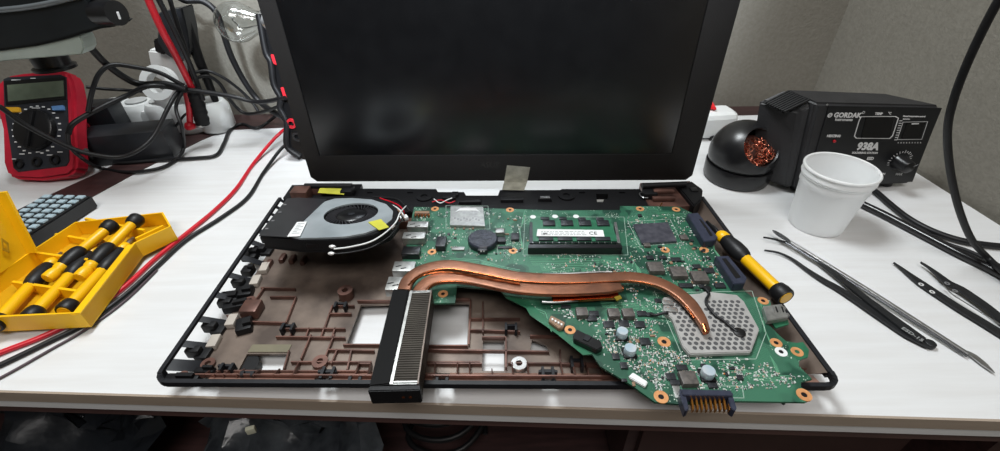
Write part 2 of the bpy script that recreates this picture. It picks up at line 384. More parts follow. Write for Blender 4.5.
# front slope strips; paler copper stands for light on the angled face
for x0, x1 in ((216, 319), (334, 368), (366, 434), (450, 540), (555, 700), (700, 812)):
    obj('front_strip', B().prism([at(x0, 371.5 + (x0 - 200) * .005, zf), at(x1, 371.5 + (x1 - 200) * .005, zf), at(x1 + (x1 - 500) * .03, 379.5 + (x1 - 200) * .007, .0185), at(x0 + (x0 - 500) * .03, 379.5 + (x0 - 200) * .007, .0185)], (0, 0, -.0012)), mat('lit_copper_strip', (176, 138, 122), .4, .35, col2=(156, 118, 104), nscale=80), lap, 'copper strip along the front edge, coloured paler as if lit', smooth=0)
# bosses
for px, py, r, h in ((209, 365, .0042, .002), (183, 378, .0036, .002), (321, 364, .0048, .003), (519, 366, .0048, .003), (347, 297, .0052, .007), (252, 305, .004, .005), (306, 332, .001, .001)):
    if r > .002: obj('screw_boss', B().ring(at(px, py, zf if py < 374 else .014), r * .42, r, h, seg=24), BROWNP if px != 519 else SILVER, lap)
# ribs
def rib(pts, h=.0028, th=.0009, m=BROWNP):
    b = B()
    fz = lambda y: zf if y < 372 else zf + (y - 372) * .0013
    for (x0, y0), (x1, y1) in zip(pts, pts[1:]):
        p, q2 = at(x0, y0, fz(y0)), at(x1, y1, fz(y1)); dd = (q2 - p).normalized(); nn_ = UZ.cross(dd) * th / 2
        b.prism([p - nn_, q2 - nn_, q2 + nn_, p + nn_], (0, 0, h))
    obj('rib', b, m, lap, smooth=0)
for r in ([(271, 299), (297, 299), (287, 325), (250, 324)], [(277, 339), (346, 340)], [(282, 331), (346, 331)], [(294, 330), (291, 339)], [(310, 330), (307, 339)], [(325, 330), (322, 339)], [(336, 330), (333, 339)],
          [(355, 308), (333, 308), (325, 331)], [(330, 316), (352, 316)], [(328, 352), (375, 353)], [(312, 337), (302, 361)], [(335, 337), (325, 362)], [(338, 352), (332, 366)],
          [(470, 321), (520, 321)], [(470, 332), (520, 334)], [(426, 352), (549, 354)], [(428, 366), (482, 366)], [(483, 304), (483, 335)], [(430, 301), (470, 301)], [(471, 302), (469, 347)], [(426, 348), (468, 348)], [(482, 339.5), (506, 339.5)], [(506, 340), (506, 370)],
          [(358, 303), (392, 303)], [(344, 347), (382, 347)], [(360, 366), (372, 366)], [(352, 353), (348, 372)], [(560, 366), (600, 368)], [(530, 338), (580, 339)], [(560, 352), (560, 366)], [(290, 353), (285, 371)],
          [(250, 305), (244, 325)], [(228, 318), (245, 324)], [(265, 290), (250, 312)], [(262, 290), (296, 291)]):
    rib(r)
rib([(196, 377), (372, 378)], .003); rib([(425, 378), (620, 379)], .003); rib([(292, 364), (372, 364)], .0025); rib([(425, 364), (480, 364)], .0025); rib([(508, 365), (620, 366)], .0025); rib([(205, 372.5), (372, 372.5)], .002)
for x in (214, 224, 233, 246, 262, 281, 300, 360, 372, 436, 458, 470, 492, 512, 527, 560, 572, 585, 600): rib([(x, 371.5 if x < 290 or x == 492 else 365), (x - (480 - x) * .035, 378)], .003)
rib([(800, 345), (822, 372)], .004); rib([(760, 300), (795, 345)], .004); rib([(790, 372), (828, 374)], .004); rib([(745, 285), (770, 300)], .006)
for px, py, w_, d_ in ((327, 371, .011, .008), (287, 325, .008, .006), (442, 377, .007, .005), (548, 371, .011, .008), (511, 325, .007, .006), (340, 303, .006, .005), (577, 360, .006, .008), (355, 376, .005, .004), (226, 365, .01, .005), (247, 372, .008, .003)):
    b = B().box(*pxbox(px, py, zf + .004, w_, .0015, .004)).box(*pxbox(px - 5, py + 1, zf + .006, .0016, d_, .006)).box(*pxbox(px + 5, py + 1, zf + .006, .0016, d_, .006)).box(*pxbox(px, py + 1, zf + .0015, w_ * .8, d_ * .5, .0015))
    obj('clip', b, RIM, lap)
# black plastic lumps along left edge + foam pads
for px, py, w_, d_, ang in ((228, 296, .013, .012, .2), (243, 290, .012, .01, .2), (250, 252, .012, .012, 0), (247, 268, .008, .008, 0), (181, 377, .02, .006, 0), (243, 323, .01, .012, .4), (204, 369, .012, .004, 0), (236, 303, .018, .007, .3)):
    obj('clip_block', B().box(*pxbox(px, py, zf + .005, w_, d_, .006, ang), bevel=.0012).box(*pxbox(px + 3, py - 3, zf + .0075, w_ * .5, d_ * .4, .004, ang)), BLACK, lap)
for px, py in ((213, 340), (231, 319), (255, 279), (264, 266)):
    obj('foam_pad', B().box(*pxbox(px, py, zf + .004, .006, .010, .004, .12), bevel=.0006), PAD, lap, 'pale grey foam pad')
obj('copper_block', B().box(*pxbox(250, 305, zf + .008, .012, .012, .008), bevel=.0015), BROWNP, lap)
for px, py in ((282, 256), (292, 257), (303, 258), (268, 262)):
    obj('contact_spring', B().box(*pxbox(px, py, zf + .004, .004, .009, .006), bevel=.0015), BROWNP, lap)
# flat battery-bay step, foil sheets
obj('step_panel', B().prism(q((253, 345), (292, 345), (288, 352.5), (248, 352.5)), (0, 0, .0006)), mat('panel_olive', (110, 104, 84), .6), lap)
# --------------------------------------------------- lid
hy = at(500, 184, .020); lidn = LV.copy()
p0 = hy
def lp(px, py): return hit(px, py, p0, lidn)
BL, BR = lp(312, 181), lp(691, 180); BL.z = BR.z = (BL.z + BR.z) / 2
def lidp(u, z): return V((BL.x, BL.y, 0)) + LU * u + V((0, 0, z))
LW = (BR - BL).dot(LU); zb = BL.z; LH = .236
def fromlid(pt): return (pt - BL).dot(LU), pt.z
sl, szb = fromlid(lp(320, 155)); sr, _ = fromlid(lp(671, 155))
lid = obj('lid', B().prism([lidp(.0, zb + .006), lidp(.006, zb), lidp(LW - .006, zb), lidp(LW, zb + .006), lidp(LW, zb + LH - .006), lidp(LW - .006, zb + LH), lidp(.006, zb + LH), lidp(0, zb + LH - .006)], LV * .007, bevel=.0008), mat('lid_black', (22, 21, 21), .5, bump=.1, bscale=700, spec=.25), lap)
O2 = -LV * .0022
szt = zb + LH - .012
bz = B().prism([lidp(.001, zb + .006) + O2, lidp(.006, zb + .001) + O2, lidp(LW - .006, zb + .001) + O2, lidp(LW - .001, zb + .006) + O2, lidp(LW - .001, zb + LH - .004) + O2, lidp(.001, zb + LH - .004) + O2], LV * .0021,
                [[lidp(sl, szb) + O2, lidp(sr, szb) + O2, lidp(sr, szt) + O2, lidp(sl, szt) + O2]])
bezel = obj('screen_bezel', bz, mat('bezel_black', (26, 24, 23), .55, bump=.2, bscale=1500, spec=.25), lid, smooth=0)
SCR = mat('screen_black', (6, 6, 7), .24, col2=(9, 9, 10), spec=.85)
o3 = -LV * .0012
obj('screen', B().prism([lidp(sl, szb) + o3, lidp(sr, szb) + o3, lidp(sr, szt) + o3, lidp(sl, szt) + o3], LV * .001), SCR, lid, 'dark glossy display', smooth=0)
lc = lp(489, 164)
text('logo', 'ASUS', lc - LV * .0023, frame(LU, UZ), .0075, mat('logo_grey', (62, 60, 58), .25, .5), bezel, 'CENTER', shear=.25, bold=.0002)
# silver tape hanging off lid bottom with the flex
tp = [lp(507, 164) - LV * .0024, lp(530, 166) - LV * .0024, lp(527, 181) - LV * .0026, at(524, 190.5, .0235), at(502, 190, .0235), lp(504, 181) - LV * .0026]
b = B().prism([tp[0], tp[1], tp[2], tp[5]], -LV * .0003).prism([tp[5], tp[2], tp[3], tp[4]], -LV * .0003 + UZ * .0003)
obj('tape_strip', b, mat('tape_metallic', (150, 146, 132), .35, .3, col2=(120, 116, 104), nscale=120), lid, 'silvery tape over the display cable')
# ================================================================== motherboard
zt = .0275; zbd = zt - .0014
mb = thing('motherboard', 'green laptop motherboard lying loose over the open laptop base', 'circuit board', at(620, 300, zbd))
def m3(l, z=zt): return [at(x, y, z) for x, y in l]
outl = [(414, 207), (478, 208), (515, 209), (560, 210.5), (620, 210), (620, 206), (679, 206.5), (692, 213), (699, 226), (712, 243), (718, 258), (727, 270), (745, 291), (752, 297), (762, 297), (770, 301), (772, 309), (765, 312), (762, 318), (780, 336), (786, 341), (797, 343), (806, 348), (806, 356), (799, 361), (799, 366), (812, 379), (801, 382), (801, 387), (811, 393), (812, 399), (805, 402), (736, 401), (680, 404), (666, 403), (655, 402), (630, 384), (600, 366), (592, 354), (583, 354), (570, 342), (557, 333), (530, 314), (526, 307), (506, 297), (500, 290), (457, 286), (455, 303), (430, 303), (414, 290), (404, 286), (402, 262), (408, 240), (411, 222)]
obj('board', B().prism(m3(outl), (0, 0, -.0014)), PCB, mb, smooth=0)
obj('board_edge_pad', B().prism(m3([(507, 298), (526, 308), (530, 315), (557, 334), (583, 355), (592, 354), (584, 349), (556, 326), (534, 307), (528, 300), (512, 296)], zt + .0001), (0, 0, -.0001)), PCBP, mb, smooth=0)
def cbox(px, py, w_, d_, h, ang=0.0, z=zt): p = at(px, py, z + h); return (p.x, p.y, z + h / 2), (w_ / 1000, d_ / 1000, h), LANG + ang
def chip(name, px, py, w_, d_, h, m, ang=0, bev=.0002, parent=None, label=None, z=zt):
    return obj(name, B().box(*cbox(px, py, w_, d_, h / 1000, ang, z), bevel=bev), m, parent or mb, label)
# screw rings
for px, py, m in ((435, 209, GOLD), (432, 252, GOLD), (443, 294, GOLD), (510, 210, GOLD), (513, 251, GOLD), (640, 209, GOLD), (676, 209.5, GOLD), (665, 250, GOLD), (704, 250, GOLD), (570, 330, GOLD), (664, 342, GOLD), (661, 397, GOLD), (776, 343, GOLD), (804, 395, GOLD), (781, 352, WHITEP), (797, 352, GOLD), (763, 301, GOLD)):
    p = at(px, py, zt)
    big = 1.08 if (px in (664, 661, 804)) else .95
    r = obj('screw_ring', B().ring(p - V((0, 0, .0003)), .0014 * big, .0035 * big, .0006, seg=24), m, mb, 'white screw ring' if m is WHITEP else None)
    obj('hole', B().cyl(p - V((0, 0, .0003)), .0014 * big, .00035), BLACK, r)
for px, py in ((533, 217), (555, 216.5), (576, 216.5)): obj('silkscreen_dot', B().cyl(at(px, py, zt), .0024, .0002), WHITEP, mb)
# card reader
cs = obj('card_slot', B().prism(m3([(450.5, 206), (483, 206.5), (485, 226), (450, 225)], zt + .0028), (0, 0, -.0028), bevel=.0003), SHIELD, mb, 'tinned memory card slot')
obj('slot_highlight', B().prism(m3([(455, 212), (460, 208), (476, 208), (480, 212), (476, 210.5), (459, 210.5)], zt + .0030), (0, 0, -.0002)), WHITEINK, cs)  # highlight on the cut edge, painted as a white arc
for i in range(9): obj('slot_marking', B().box(*cbox(455 + i * 3, 218 + (i % 3), 1.0, 1.8, .0001, 0, zt + .0028)), GREYINK, cs)
for px, py in ((447, 212), (487, 213), (455, 228), (464, 228), (473, 228)): chip('slot_lug', px, py, 1.6, 3 if py < 220 else 1.6, 1.2, SILVER if py < 220 else CERAM, parent=cs)
# coin cell
p = at(483, 243, zt)
cc = obj('coin_cell', B().lathe([(0, 0), (.0108, 0), (.0113, .001), (.0113, .0042), (.0105, .005), (0, .0052)], p, seg=40), mat('wrap_black', (26, 28, 38), .35, col2=(44, 48, 60), nscale=350, bump=.6, bscale=380), mb, 'round coin cell in black wrap', smooth=25)
obj('cell_tab', B().box((p.x, p.y - .012, p.z + .002), (.007, .003, .004), LANG, .0006), CHIP, cc)
for s in (-1, 1): obj('solder_dot', B().box((p.x + s * .001, p.y - .0136, p.z + .003), (.0012, .0003, .001)), WHITEINK, cc)
# misc left block parts
chip('inductor', 441, 241, 7.5, 12, 5, CHIP, bev=.0005); chip('crystal', 458, 248, 9.5, 3.4, 1.6, SHIELD)
chip('chip', 501, 239, 7, 6, 3, CHIP); chip('coil', 500, 230, 7, 6, 4, SHIELD, bev=.0008); chip('chip', 515, 236, 6, 8, 2.5, CHIP); chip('chip', 505, 247, 11, 2.5, 1.2, CHIP)
# ports on the left edge
for (px, py, w_, d_, h, m, lb) in ((418, 224, 16.5, 7.5, 6, SHIELD, None), (414, 235, 17, 8, 6, SHIELD, None), (404, 266, 15, 10, 6, SHIELD, None), (396, 283, 12.5, 12.5, 6.5, SHIELD, None), (411, 250, 13, 9, 5, BLACKG, 'black audio socket')):
    po = chip('port', px, py, w_, d_, h, m, 0, .0004, label=lb)
    if m is SHIELD:
        for s in (-1, 1): obj('slot_cut', B().box(*cbox(px - 3 + s * 2.5, py + 1 + s, 4, 1, .0001, .25, zt + h / 1000)), BLACKG, po)
        obj('port_opening', B().box((lambda c: (c[0][0] - w_ / 2000, c[0][1], c[0][2]))(cbox(px, py, 1, 1, h / 1000)), (.0006, d_ * .00075, h * .0006), LANG), BLACKG, po)
obj('ribbon_socket', B().box(*cbox(422, 212, 12, 3.5, .003), bevel=.0003), CERAM, mb)
for i in range(5): chip('terminal', 415 + i * 3.4, 214.5, 1.2, 2, 2.6, COPPERB)
# memory slot and module
ms = obj('memory_slot', B().prism(m3([(528.5, 244), (621.5, 244), (622.5, 248), (528, 248)], zt + .0062), (0, 0, -.0062), bevel=.0003), BLACKG, mb, 'black memory socket bar')
for s, px in ((0, 531), (1, 618)): obj('latch', B().prism(m3([(px - 1.5, 222), (px + 1.5, 222), (px + 2, 243), (px - 1.5, 243)] if s == 0 else [(px - 4, 222), (px - 1.5, 222), (px + 2.5, 243), (px - .5, 243)], zt + .005), (0, 0, -.0045)), CHIP if s == 0 else SILVER, ms)
for i in range(40): obj('pin', B().box(*cbox(533 + i * 2.18, 242.4, .6, 1.6, .0004, 0, zt + .0061)), CHIP if i % 3 else SILVER, ms)
ram = obj('memory_module', B().prism(m3([(533, 220), (610, 220), (618, 241), (530, 241)], zt + .0042), (0, 0, -.0012)), PCBP, mb, 'green memory module with white sticker')
obj('sticker', B().prism(m3([(537.5, 229), (603, 230), (604.5, 236.5), (536.5, 236)], zt + .0054), (0, 0, -.0002)), WHITEP, ram, 'white printed sticker')
for i in range(4): obj('memory_chip', B().box(*cbox(549 + i * 18, 222.5, 9.5, 7, .0012, 0, zt + .0042), bevel=.0001), CHIP, ram)
for i in range(4): obj('memory_chip', B().box(*cbox(546 + i * 19, 238.3, 11, 4, .0012, 0, zt + .0040), bevel=.0001), CHIP, ram)
text('print', 'CE', at(593, 233.3, zt + .0055), LM, .0052, CHIP, ram, 'CENTER')
rnd = random.Random(4)
bb = B()
for row in range(3):
    x = 541
    while x < 583:
        L = rnd.uniform(1.2, 5)
        bb.box(*cbox(x + L / 2, 231.3 + row * 1.7, L * .72, .55, .00008, 0, zt + .0054)); x += L + .9
bb.box(*cbox(545, 233.5, 3, 2, .00008, 0, zt + .0054))
so = obj('print_strokes', bb, GREYINK, ram); 
for x, y, w_ in ((527, 250, 14), (560, 247.6, 30)): pass
# bundles of traces and printed outlines
for pts, n_, sp__ in (([(630, 252), (634, 262), (640, 270), (640, 279)], 4, 1.6), ([(529, 258), (600, 259), (622, 263), (632, 270)], 5, 1.7), ([(700, 222), (711, 238), (714, 250), (722, 262)], 3, -1.2), ([(655, 212), (690, 214), (698, 222)], 4, 1.5), ([(540, 266), (580, 268), (600, 272)], 4, 1.5),
                      ([(450, 258), (480, 260), (500, 266), (520, 270)], 4, 1.6), ([(526, 215), (520, 230), (522, 250)], 3, -1.6), ([(716, 362), (740, 366), (752, 374), (790, 376)], 4, 2), ([(770, 356), (777, 366), (776, 376)], 3, 2), ([(760, 300), (765, 330), (772, 345)], 2, 2), ([(600, 302), (640, 304), (652, 312)], 4, 1.6), ([(520, 302), (545, 312), (552, 330)], 2, 2)):
    b = B()
    for k in range(n_):
        for (x0, y0), (x1, y1) in zip(pts, pts[1:]):
            p, q2 = at(x0 + k * sp__ * .5, y0 + k * sp__, zt), at(x1 - k * sp__ * .3, y1 + k * sp__, zt); nn_ = UZ.cross((q2 - p).normalized()) * .00022
            b.prism([p - nn_, q2 - nn_, q2 + nn_, p + nn_], (0, 0, .00005))
    obj('trace_bundle', b, mat('trace_green', (92, 150, 118), .35), mb, smooth=0)
for pts in ([(628, 222), (670, 219), (682, 243), (640, 246)], [(470, 232), (496, 232), (498, 254), (470, 254)], [(525, 217), (624, 217), (628, 255), (523, 255)], [(655, 293), (752, 291), (766, 333), (756, 359), (684, 360)], [(674, 386), (742, 386), (744, 398), (674, 397)], [(446, 205.5), (488, 206), (490, 229), (446, 229)]):
    b = B()
    for i in range(len(pts)):
        p, q2 = at(*pts[i - 1], zt), at(*pts[i], zt); nn_ = UZ.cross((q2 - p).normalized()) * .0002
        b.prism([p - nn_, q2 - nn_, q2 + nn_, p + nn_], (0, 0, .00006))
    obj('printed_outline', b, mat('silk_dim', (150, 170, 158), .5), mb, smooth=0)
rc = random.Random(21)
for k in range(46):
    zx = rc.choice(((600, 318, 655, 350), (640, 250, 720, 290), (660, 355, 780, 385), (425, 215, 520, 262), (545, 252, 640, 272), (690, 215, 705, 250), (610, 350, 660, 385)))
    x, y = rc.uniform(zx[0], zx[2]), rc.uniform(zx[1], zx[3])
    if 660 < x < 760 and 292 < y < 358: continue
    if x < 610 + (y - 318) * .0 and y > 350: continue
    chip('chip', x, y, rc.choice((1.6, 2.2, 3)), rc.choice((1.2, 1.8, 2.4)), .9, rc.choice((CHIP, CHIP, CERAM)), 0, .0001)
# processor shield
pc = [at(x, y, zt + .0022) for x, y in ((633, 224), (668, 222), (677, 241), (642, 243))]
obj('processor', B().prism([v for v in pc], (0, 0, -.0022), bevel=.0002), mat('processor_grey', (112, 112, 122), .28, .6, col2=(88, 88, 98), nscale=200), mb, 'grey bare processor package')
# chokes and chips
CHOKE = mat('choke_grey', (104, 98, 94), .45, .3, col2=(84, 80, 78), nscale=400)
for px, py, s in ((656, 266, 10.5), (679, 271, 10.5), (700, 275.5, 10.5), (582, 311, 7.2), (614, 312, 7.2), (628.5, 312, 7.2), (689, 377, 8.8), (684, 236.5, 6), (647, 244, 5)):
    ck = chip('choke', px, py, s, s * .95, 4 if s > 6.5 else 2, CHOKE, .03 * (py > 300), .0006)
    if s > 6.5:
        for t in (-1, 1): obj('solder_lug', B().box(*cbox(px + t * s * .68 * (.9 if py < 300 else 1.08), py + 1, 1, s * .5, .0012)), SILVER, ck)
for px, py, w_, d_ in ((640, 215, 3, 3), (650, 257, 5, 4), (676, 259, 7, 4), (663, 257, 5, 3), (697, 266, 5, 4), (709, 270, 7, 5), (720, 285, 7, 4.5), (686, 285, 9, 4), (721, 262, 0, 0),
                      (592, 318, 6, 4), (594, 313, 6, 4), (642, 313, 6, 4), (609, 324, 6.5, 5), (624, 323, 6, 5), (640, 324, 6, 5), (650, 314, 4, 3), (645, 341, 6, 5), (566, 306, 6, 2.5), (616, 356, 4, 4), (624, 365, 4, 4),
                      (671, 376, 5, 4), (675, 382, 5, 3), (682, 367, 6, 3.5), (704, 366, 3, 3), (713, 385, 5, 3), (740, 377, 3, 3), (545, 218, 7, 3.5), (563, 218, 6, 3.5), (582, 218.5, 6, 3.5), (600, 218.5, 6, 3.5), (640, 281, 3, 2), (660, 246, 3, 2), (702, 286, 3, 3), (658, 300, 4, 3)):
    if w_: chip('chip', px, py, w_, d_, 1.3, CHIP, 0, .0001)
CAP = mat('cap_silver', (176, 200, 214), .3, .35, col2=(206, 214, 220), nscale=150)
for px, py, r in ((622.7, 330.5, .0033), (630.7, 347.5, .0034), (709, 370, .0036)):
    h = .0058; p = at(px, py, zt + h); p.z = zt
    c_ = obj('capacitor', B().lathe([(0, 0), (r * 1.12, 0), (r * 1.12, .0008), (r * .95, .001), (r, .0016), (r, h - .0004), (r * .93, h), (0, h)], p, seg=28), CAP, mb, 'silver-topped round capacitor')
    obj('capacitor_base', B().box((p.x, p.y, p.z + .0008), (r * 2.2, r * 2.2, .0016), LANG, .0003), BLACK, c_)
# right edge connectors
def quadc(name, pts, h, m, label=None, z=zt): return obj(name, B().prism(m3(pts, z + h), (0, 0, -h), bevel=.0004), m, mb, label)
NAVY = mat('connector_navy', (40, 44, 60), .4, col2=(48, 52, 68), nscale=300)
s1 = quadc('drive_connector', [(687, 213.5), (698, 212.5), (718, 237), (715, 240.5), (704, 241.5)], .006, NAVY, 'long dark blue-grey drive connector')
obj('connector_slot', B().prism(m3([(699, 219), (701, 219), (713, 235), (710.5, 236)], zt + .0062), (0, 0, -.0003)), BLACKG, s1)
s2 = quadc('optical_connector', [(715.5, 256), (728.5, 255.5), (747, 277.5), (745, 283), (734, 284)], .0065, NAVY, 'dark blue-grey optical drive connector')
obj('connector_slot', B().prism(m3([(722, 258.5), (726, 258.2), (741, 277), (736, 278.5)], zt + .0067), (0, 0, -.0003)), BLACKG, s2)
usb = quadc('usb_port', [(763, 306), (782, 303.5), (788.5, 317), (768, 320.5)], .0040, SHIELD, 'tinned port on the right edge')
for i in range(4):
    x = 772 + i * 3; obj('spring_leaf', B().prism(m3([(x, 306.5), (x + 1.3, 306.3), (x + 3.4, 312), (x + 2.1, 312.3)], zt + .0042), (0, 0, -.0002)), BLACKG if i % 2 else SILVER, usb)
for px, py in ((784, 307), (788, 314)): chip('port_lug', px, py, 1.5, 2, 4.4, SILVER, parent=usb)
obj('board_tab', B().prism(m3([(770, 320), (787, 317), (789, 324), (776, 328)], zt - .0002), (0, 0, -.0012)), PCBP, mb)
obj('board_tab', B().prism(m3([(790, 344), (803, 342), (809, 350), (808, 357), (798, 360), (788, 352)], zt + .0001), (0, 0, -.0012)), PCBP, mb)
# lower-left diagonal connectors
lv = quadc('latch_connector', [(577, 329), (601, 341), (602.5, 347), (597, 350), (574, 339), (573, 335)], .0042, BLACKG, 'black lidded ribbon connector')
obj('latch_bar', B().prism(m3([(587, 334), (592, 336.5), (588, 341), (583, 339)], zt + .0048), (0, 0, -.0006)), RIM, lv)
ds = quadc('white_header', [(551, 315), (565, 322), (563.5, 327), (559, 328.5), (548.5, 320.5)], .003, CERAM, 'beige wire header')
for i in range(4): obj('header_pin', B().box(*cbox(552.5 + i * 3, 319 + i * 1.7, 1, 1.4, .001, 0, zt + .003)), WHITEP, ds)
quadc('white_socket', [(633, 372), (648, 381.5), (645.5, 386.5), (628.5, 376.5)], .0022, WHITEP, 'white ribbon socket')
# battery connector at the front
bc = obj('battery_connector', B().prism(m3([(681, 389), (729, 390), (733.5, 393.5), (733, 396), (683, 395)], zt + .006), (0, 0, -.007), bevel=.0003), NAVY, mb, 'dark battery connector with gold blades')
for pts in ([(679.5, 388.5), (684.5, 389), (689, 409), (685.5, 411), (680, 396)], [(726.5, 390.5), (731, 390), (737, 408), (735, 411), (731, 408)]):
    obj('connector_arm', B().prism(m3(pts, zt + .005), (0, 0, -.006), bevel=.0003), NAVY, bc)
for i in range(9):
    x = 690.5 + i * 4.6; obj('blade', B().prism(m3([(x, 396), (x + 1.7, 396), (x + 3.9, 409), (x + 2.2, 410)], zt + .0035), (0, 0, -.0028)), PINGOLD, bc)
chip('solder_patch', 677, 390, 4, 9, .4, SHIELD)
# perforated back plate
PL = mat('plate_alloy', (178, 177, 175), .45, .3, col2=(164, 162, 160), nscale=120)
ph = .0032
pl = obj('perforated_plate', B().prism(m3([(663, 297), (676, 295), (700, 293), (706, 291), (737, 294.5), (744, 301), (759.5, 329), (751, 352), (690, 354), (683, 346), (672, 318), (664, 312)], zt + ph), (0, 0, -ph), bevel=.0005), PL, mb, 'pale alloy plate covered in round dimples')
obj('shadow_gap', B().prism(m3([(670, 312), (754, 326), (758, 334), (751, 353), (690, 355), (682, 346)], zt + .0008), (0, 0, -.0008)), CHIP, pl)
DIMP = mat('dimple_grey', (90, 90, 92), .5, .3)
def pin(x, y, poly):
    c_ = False
    for i in range(len(poly)):
        (x1, y1), (x2, y2) = poly[i - 1], poly[i]
        if (y1 > y) != (y2 > y) and x < (x2 - x1) * (y - y1) / (y2 - y1) + x1: c_ = not c_
    return c_
def proj(p):
    c_ = R.transposed() @ (V(p) - CAM); return CX + FOC * c_.x / -c_.z, CY - FOC * c_.y / -c_.z
inpl = [(670, 301), (735, 298), (741, 303), (756, 329), (749, 350), (692, 351), (686, 344), (674, 318)]
o_ = at(700, 330, zt + ph); a_ = LM @ V((.95, .3, 0)); a_.normalize(); b_ = V((-a_.y, a_.x, 0)); n = 0
cand = []
for i in range(-14, 15):
    for j in range(-14, 15):
        p = o_ + LU * (i + .5 * (j % 2)) * .00375 + LV * j * .0033
        x, y = proj(p)
        if pin(x, y, inpl) and not pin(x, y, [(684, 293), (700, 293), (714, 336), (700, 340)]): cand.append(p)
for p in cand[:100]: obj('dimple', B().ring(p, .0010, .0013, .00012, seg=10).cyl(p, .0010, .00005, seg=10), [DIMP], pl)
if len(cand) > 100:
    b = B()
    for p in cand[100:]: b.ring(p, .0010, .0013, .00012, seg=10).cyl(p, .0010, .00005, seg=10)
    o = obj('dimple_rows', b, DIMP, pl); o['kind'] = 'stuff'
# small antenna-like wire and clips on the plate
wz = zt + ph + .0012
pw = obj('plate_lead', B().tube([at(706, 289, wz), at(709, 294, wz), at(706, 302, wz), at(714, 314, wz), at(724, 321, wz), at(737, 332, wz)], .0009, 8, 6), RUBBER, mb, 'short black lead with a flat blob end')
obj('lead_end', B().lathe([(0, 0), (.0034, 0), (.0036, .0008), (.003, .0014), (0, .0016)], at(739, 333, zt + ph), seg=20), RUBBER, pw)
obj('lead_end', B().lathe([(0, 0), (.0025, 0), (.0025, .0018), (0, .002)], at(707, 290, zt + .001), seg=16), RUBBER, pw)
obj('plate_lead', B().tube([at(650, 314, zt + .002), at(656, 315, zt + .002), at(664, 313, zt + .004), at(668, 313, zt + .004)], .001, 8, 6), RUBBER, mb)
for px, py in ((668, 302), (672, 309)): obj('spring_clip', B().box(*cbox(px, py, 7, 4, .0012, -.1, zt + ph), bevel=.0004), SHIELD, pl)
# surface-mount parts: 100 as parts, the rest as one
zones = [([(600, 318), (660, 320), (655, 350), (676, 372), (660, 392), (640, 375), (610, 350)], 190), ([(640, 246), (712, 256), (730, 282), (700, 290), (655, 275)], 110), ([(625, 213), (690, 215), (700, 232), (680, 246), (625, 236)], 90), ([(660, 345), (690, 357), (700, 372), (670, 372)], 70),
         ([(690, 358), (755, 358), (800, 376), (796, 388), (700, 388)], 110), ([(420, 212), (448, 212), (465, 250), (420, 265)], 70), ([(490, 212), (530, 213), (526, 262), (500, 268)], 50), ([(540, 252), (625, 256), (640, 275), (560, 275)], 60), ([(540, 300), (600, 318), (598, 330), (560, 315)], 50), ([(628, 280), (660, 300), (655, 310), (625, 305)], 40), ([(592, 330), (612, 332), (620, 362), (600, 358)], 40), ([(600, 318), (660, 320), (655, 350), (676, 372), (660, 392), (640, 375), (610, 350)], 220), ([(640, 350), (690, 352), (800, 376), (796, 388), (700, 392)], 160), ([(625, 222), (700, 226), (730, 282), (700, 290), (640, 262)], 160), ([(430, 212), (520, 213), (526, 262), (440, 262)], 90), ([(540, 250), (640, 256), (650, 290), (600, 274)], 90)]
rnd = random.Random(11); smd = []
for poly, n in zones:
    xs = [p[0] for p in poly]; ys = [p[1] for p in poly]; k = 0
    while k < n:
        x, y = rnd.uniform(min(xs), max(xs)), rnd.uniform(min(ys), max(ys))
        if pin(x, y, poly): smd.append((x, y)); k += 1
smd.sort(key=lambda t: -t[1])
SM = [mat('smd_tan', (170, 145, 115), .45), mat('smd_grey', (70, 68, 66), .45), mat('smd_white', (200, 205, 198), .5), mat('smd_orange', (190, 120, 60), .45)]
SOLD = mat('solder_bright', (208, 214, 212), .35)
def smdbox(b, x, y):
    ang = rnd.choice((0, math.pi / 2)); L = rnd.choice((.8, 1.0, 1.2, 1.6)); W_ = L * .5
    c0, s0, M0 = cbox(x, y, L, W_, .0006, ang); t = Matrix.Rotation(M0, 3, 'Z')
    b.mi = rnd.choices((1, 2, 3, 4), (3, 6, 5, .6))[0]; b.box(c0, (s0[0] * .6, s0[1], s0[2]), M0)
    b.mi = 0
    for s in (-1, 1): b.box(V(c0) + t @ V((s * s0[0] * .4, 0, 0)), (s0[0] * .22, s0[1], s0[2] * 1.05), M0)
for x, y in smd[:100]:
    b = B(); smdbox(b, x, y); obj('surface_component', b, [SOLD] + SM, mb, smooth=0)
b = B()
for x, y in smd[100:]: smdbox(b, x, y)
o = obj('small_components', b, [SOLD] + SM, mb, smooth=0); o['kind'] = 'stuff'
# ================================================================== heat sink
hz = .0385
hs = thing('heatsink', 'copper heat pipe assembly with a ribbed fin block and black side bracket', 'heatsink', at(410, 380, 0) + V((0, .01, .01)))
A = [(404, 291), (408, 281), (417, 273), (430, 268), (446, 265.5), (463, 267), (490, 272), (520, 277.5), (560, 279.5), (600, 278.5), (630, 277.5), (652, 281), (672, 289.5), (688, 302), (700, 318), (706, 331)]
Bp = [(419, 293), (424, 286), (433, 280.5), (446, 278), (463, 278.5), (484, 282), (510, 287.5), (540, 290.5), (570, 290.5), (600, 289), (621, 287.5)]
def pz(l, z0, z1): return [at(x, y, z0 + (z1 - z0) * i / (len(l) - 1)) for i, (x, y) in enumerate(l)]
pA = obj('heat_pipe', B().tube(pz(A, hz, .0345), (.0044, .0018), 14, 6, up=UZ, ws=lambda t: 1.0 if t < .88 else 1 - (t - .88) * 4.2), COPPER, hs, 'long flattened copper pipe')
pB = obj('heat_pipe', B().tube(pz(Bp, hz, .0355), (.0044, .0018), 14, 6, up=UZ, ws=lambda t: 1.0 if t < .93 else 1 - (t - .93) * 5), COPPER, hs, 'shorter flattened copper pipe')
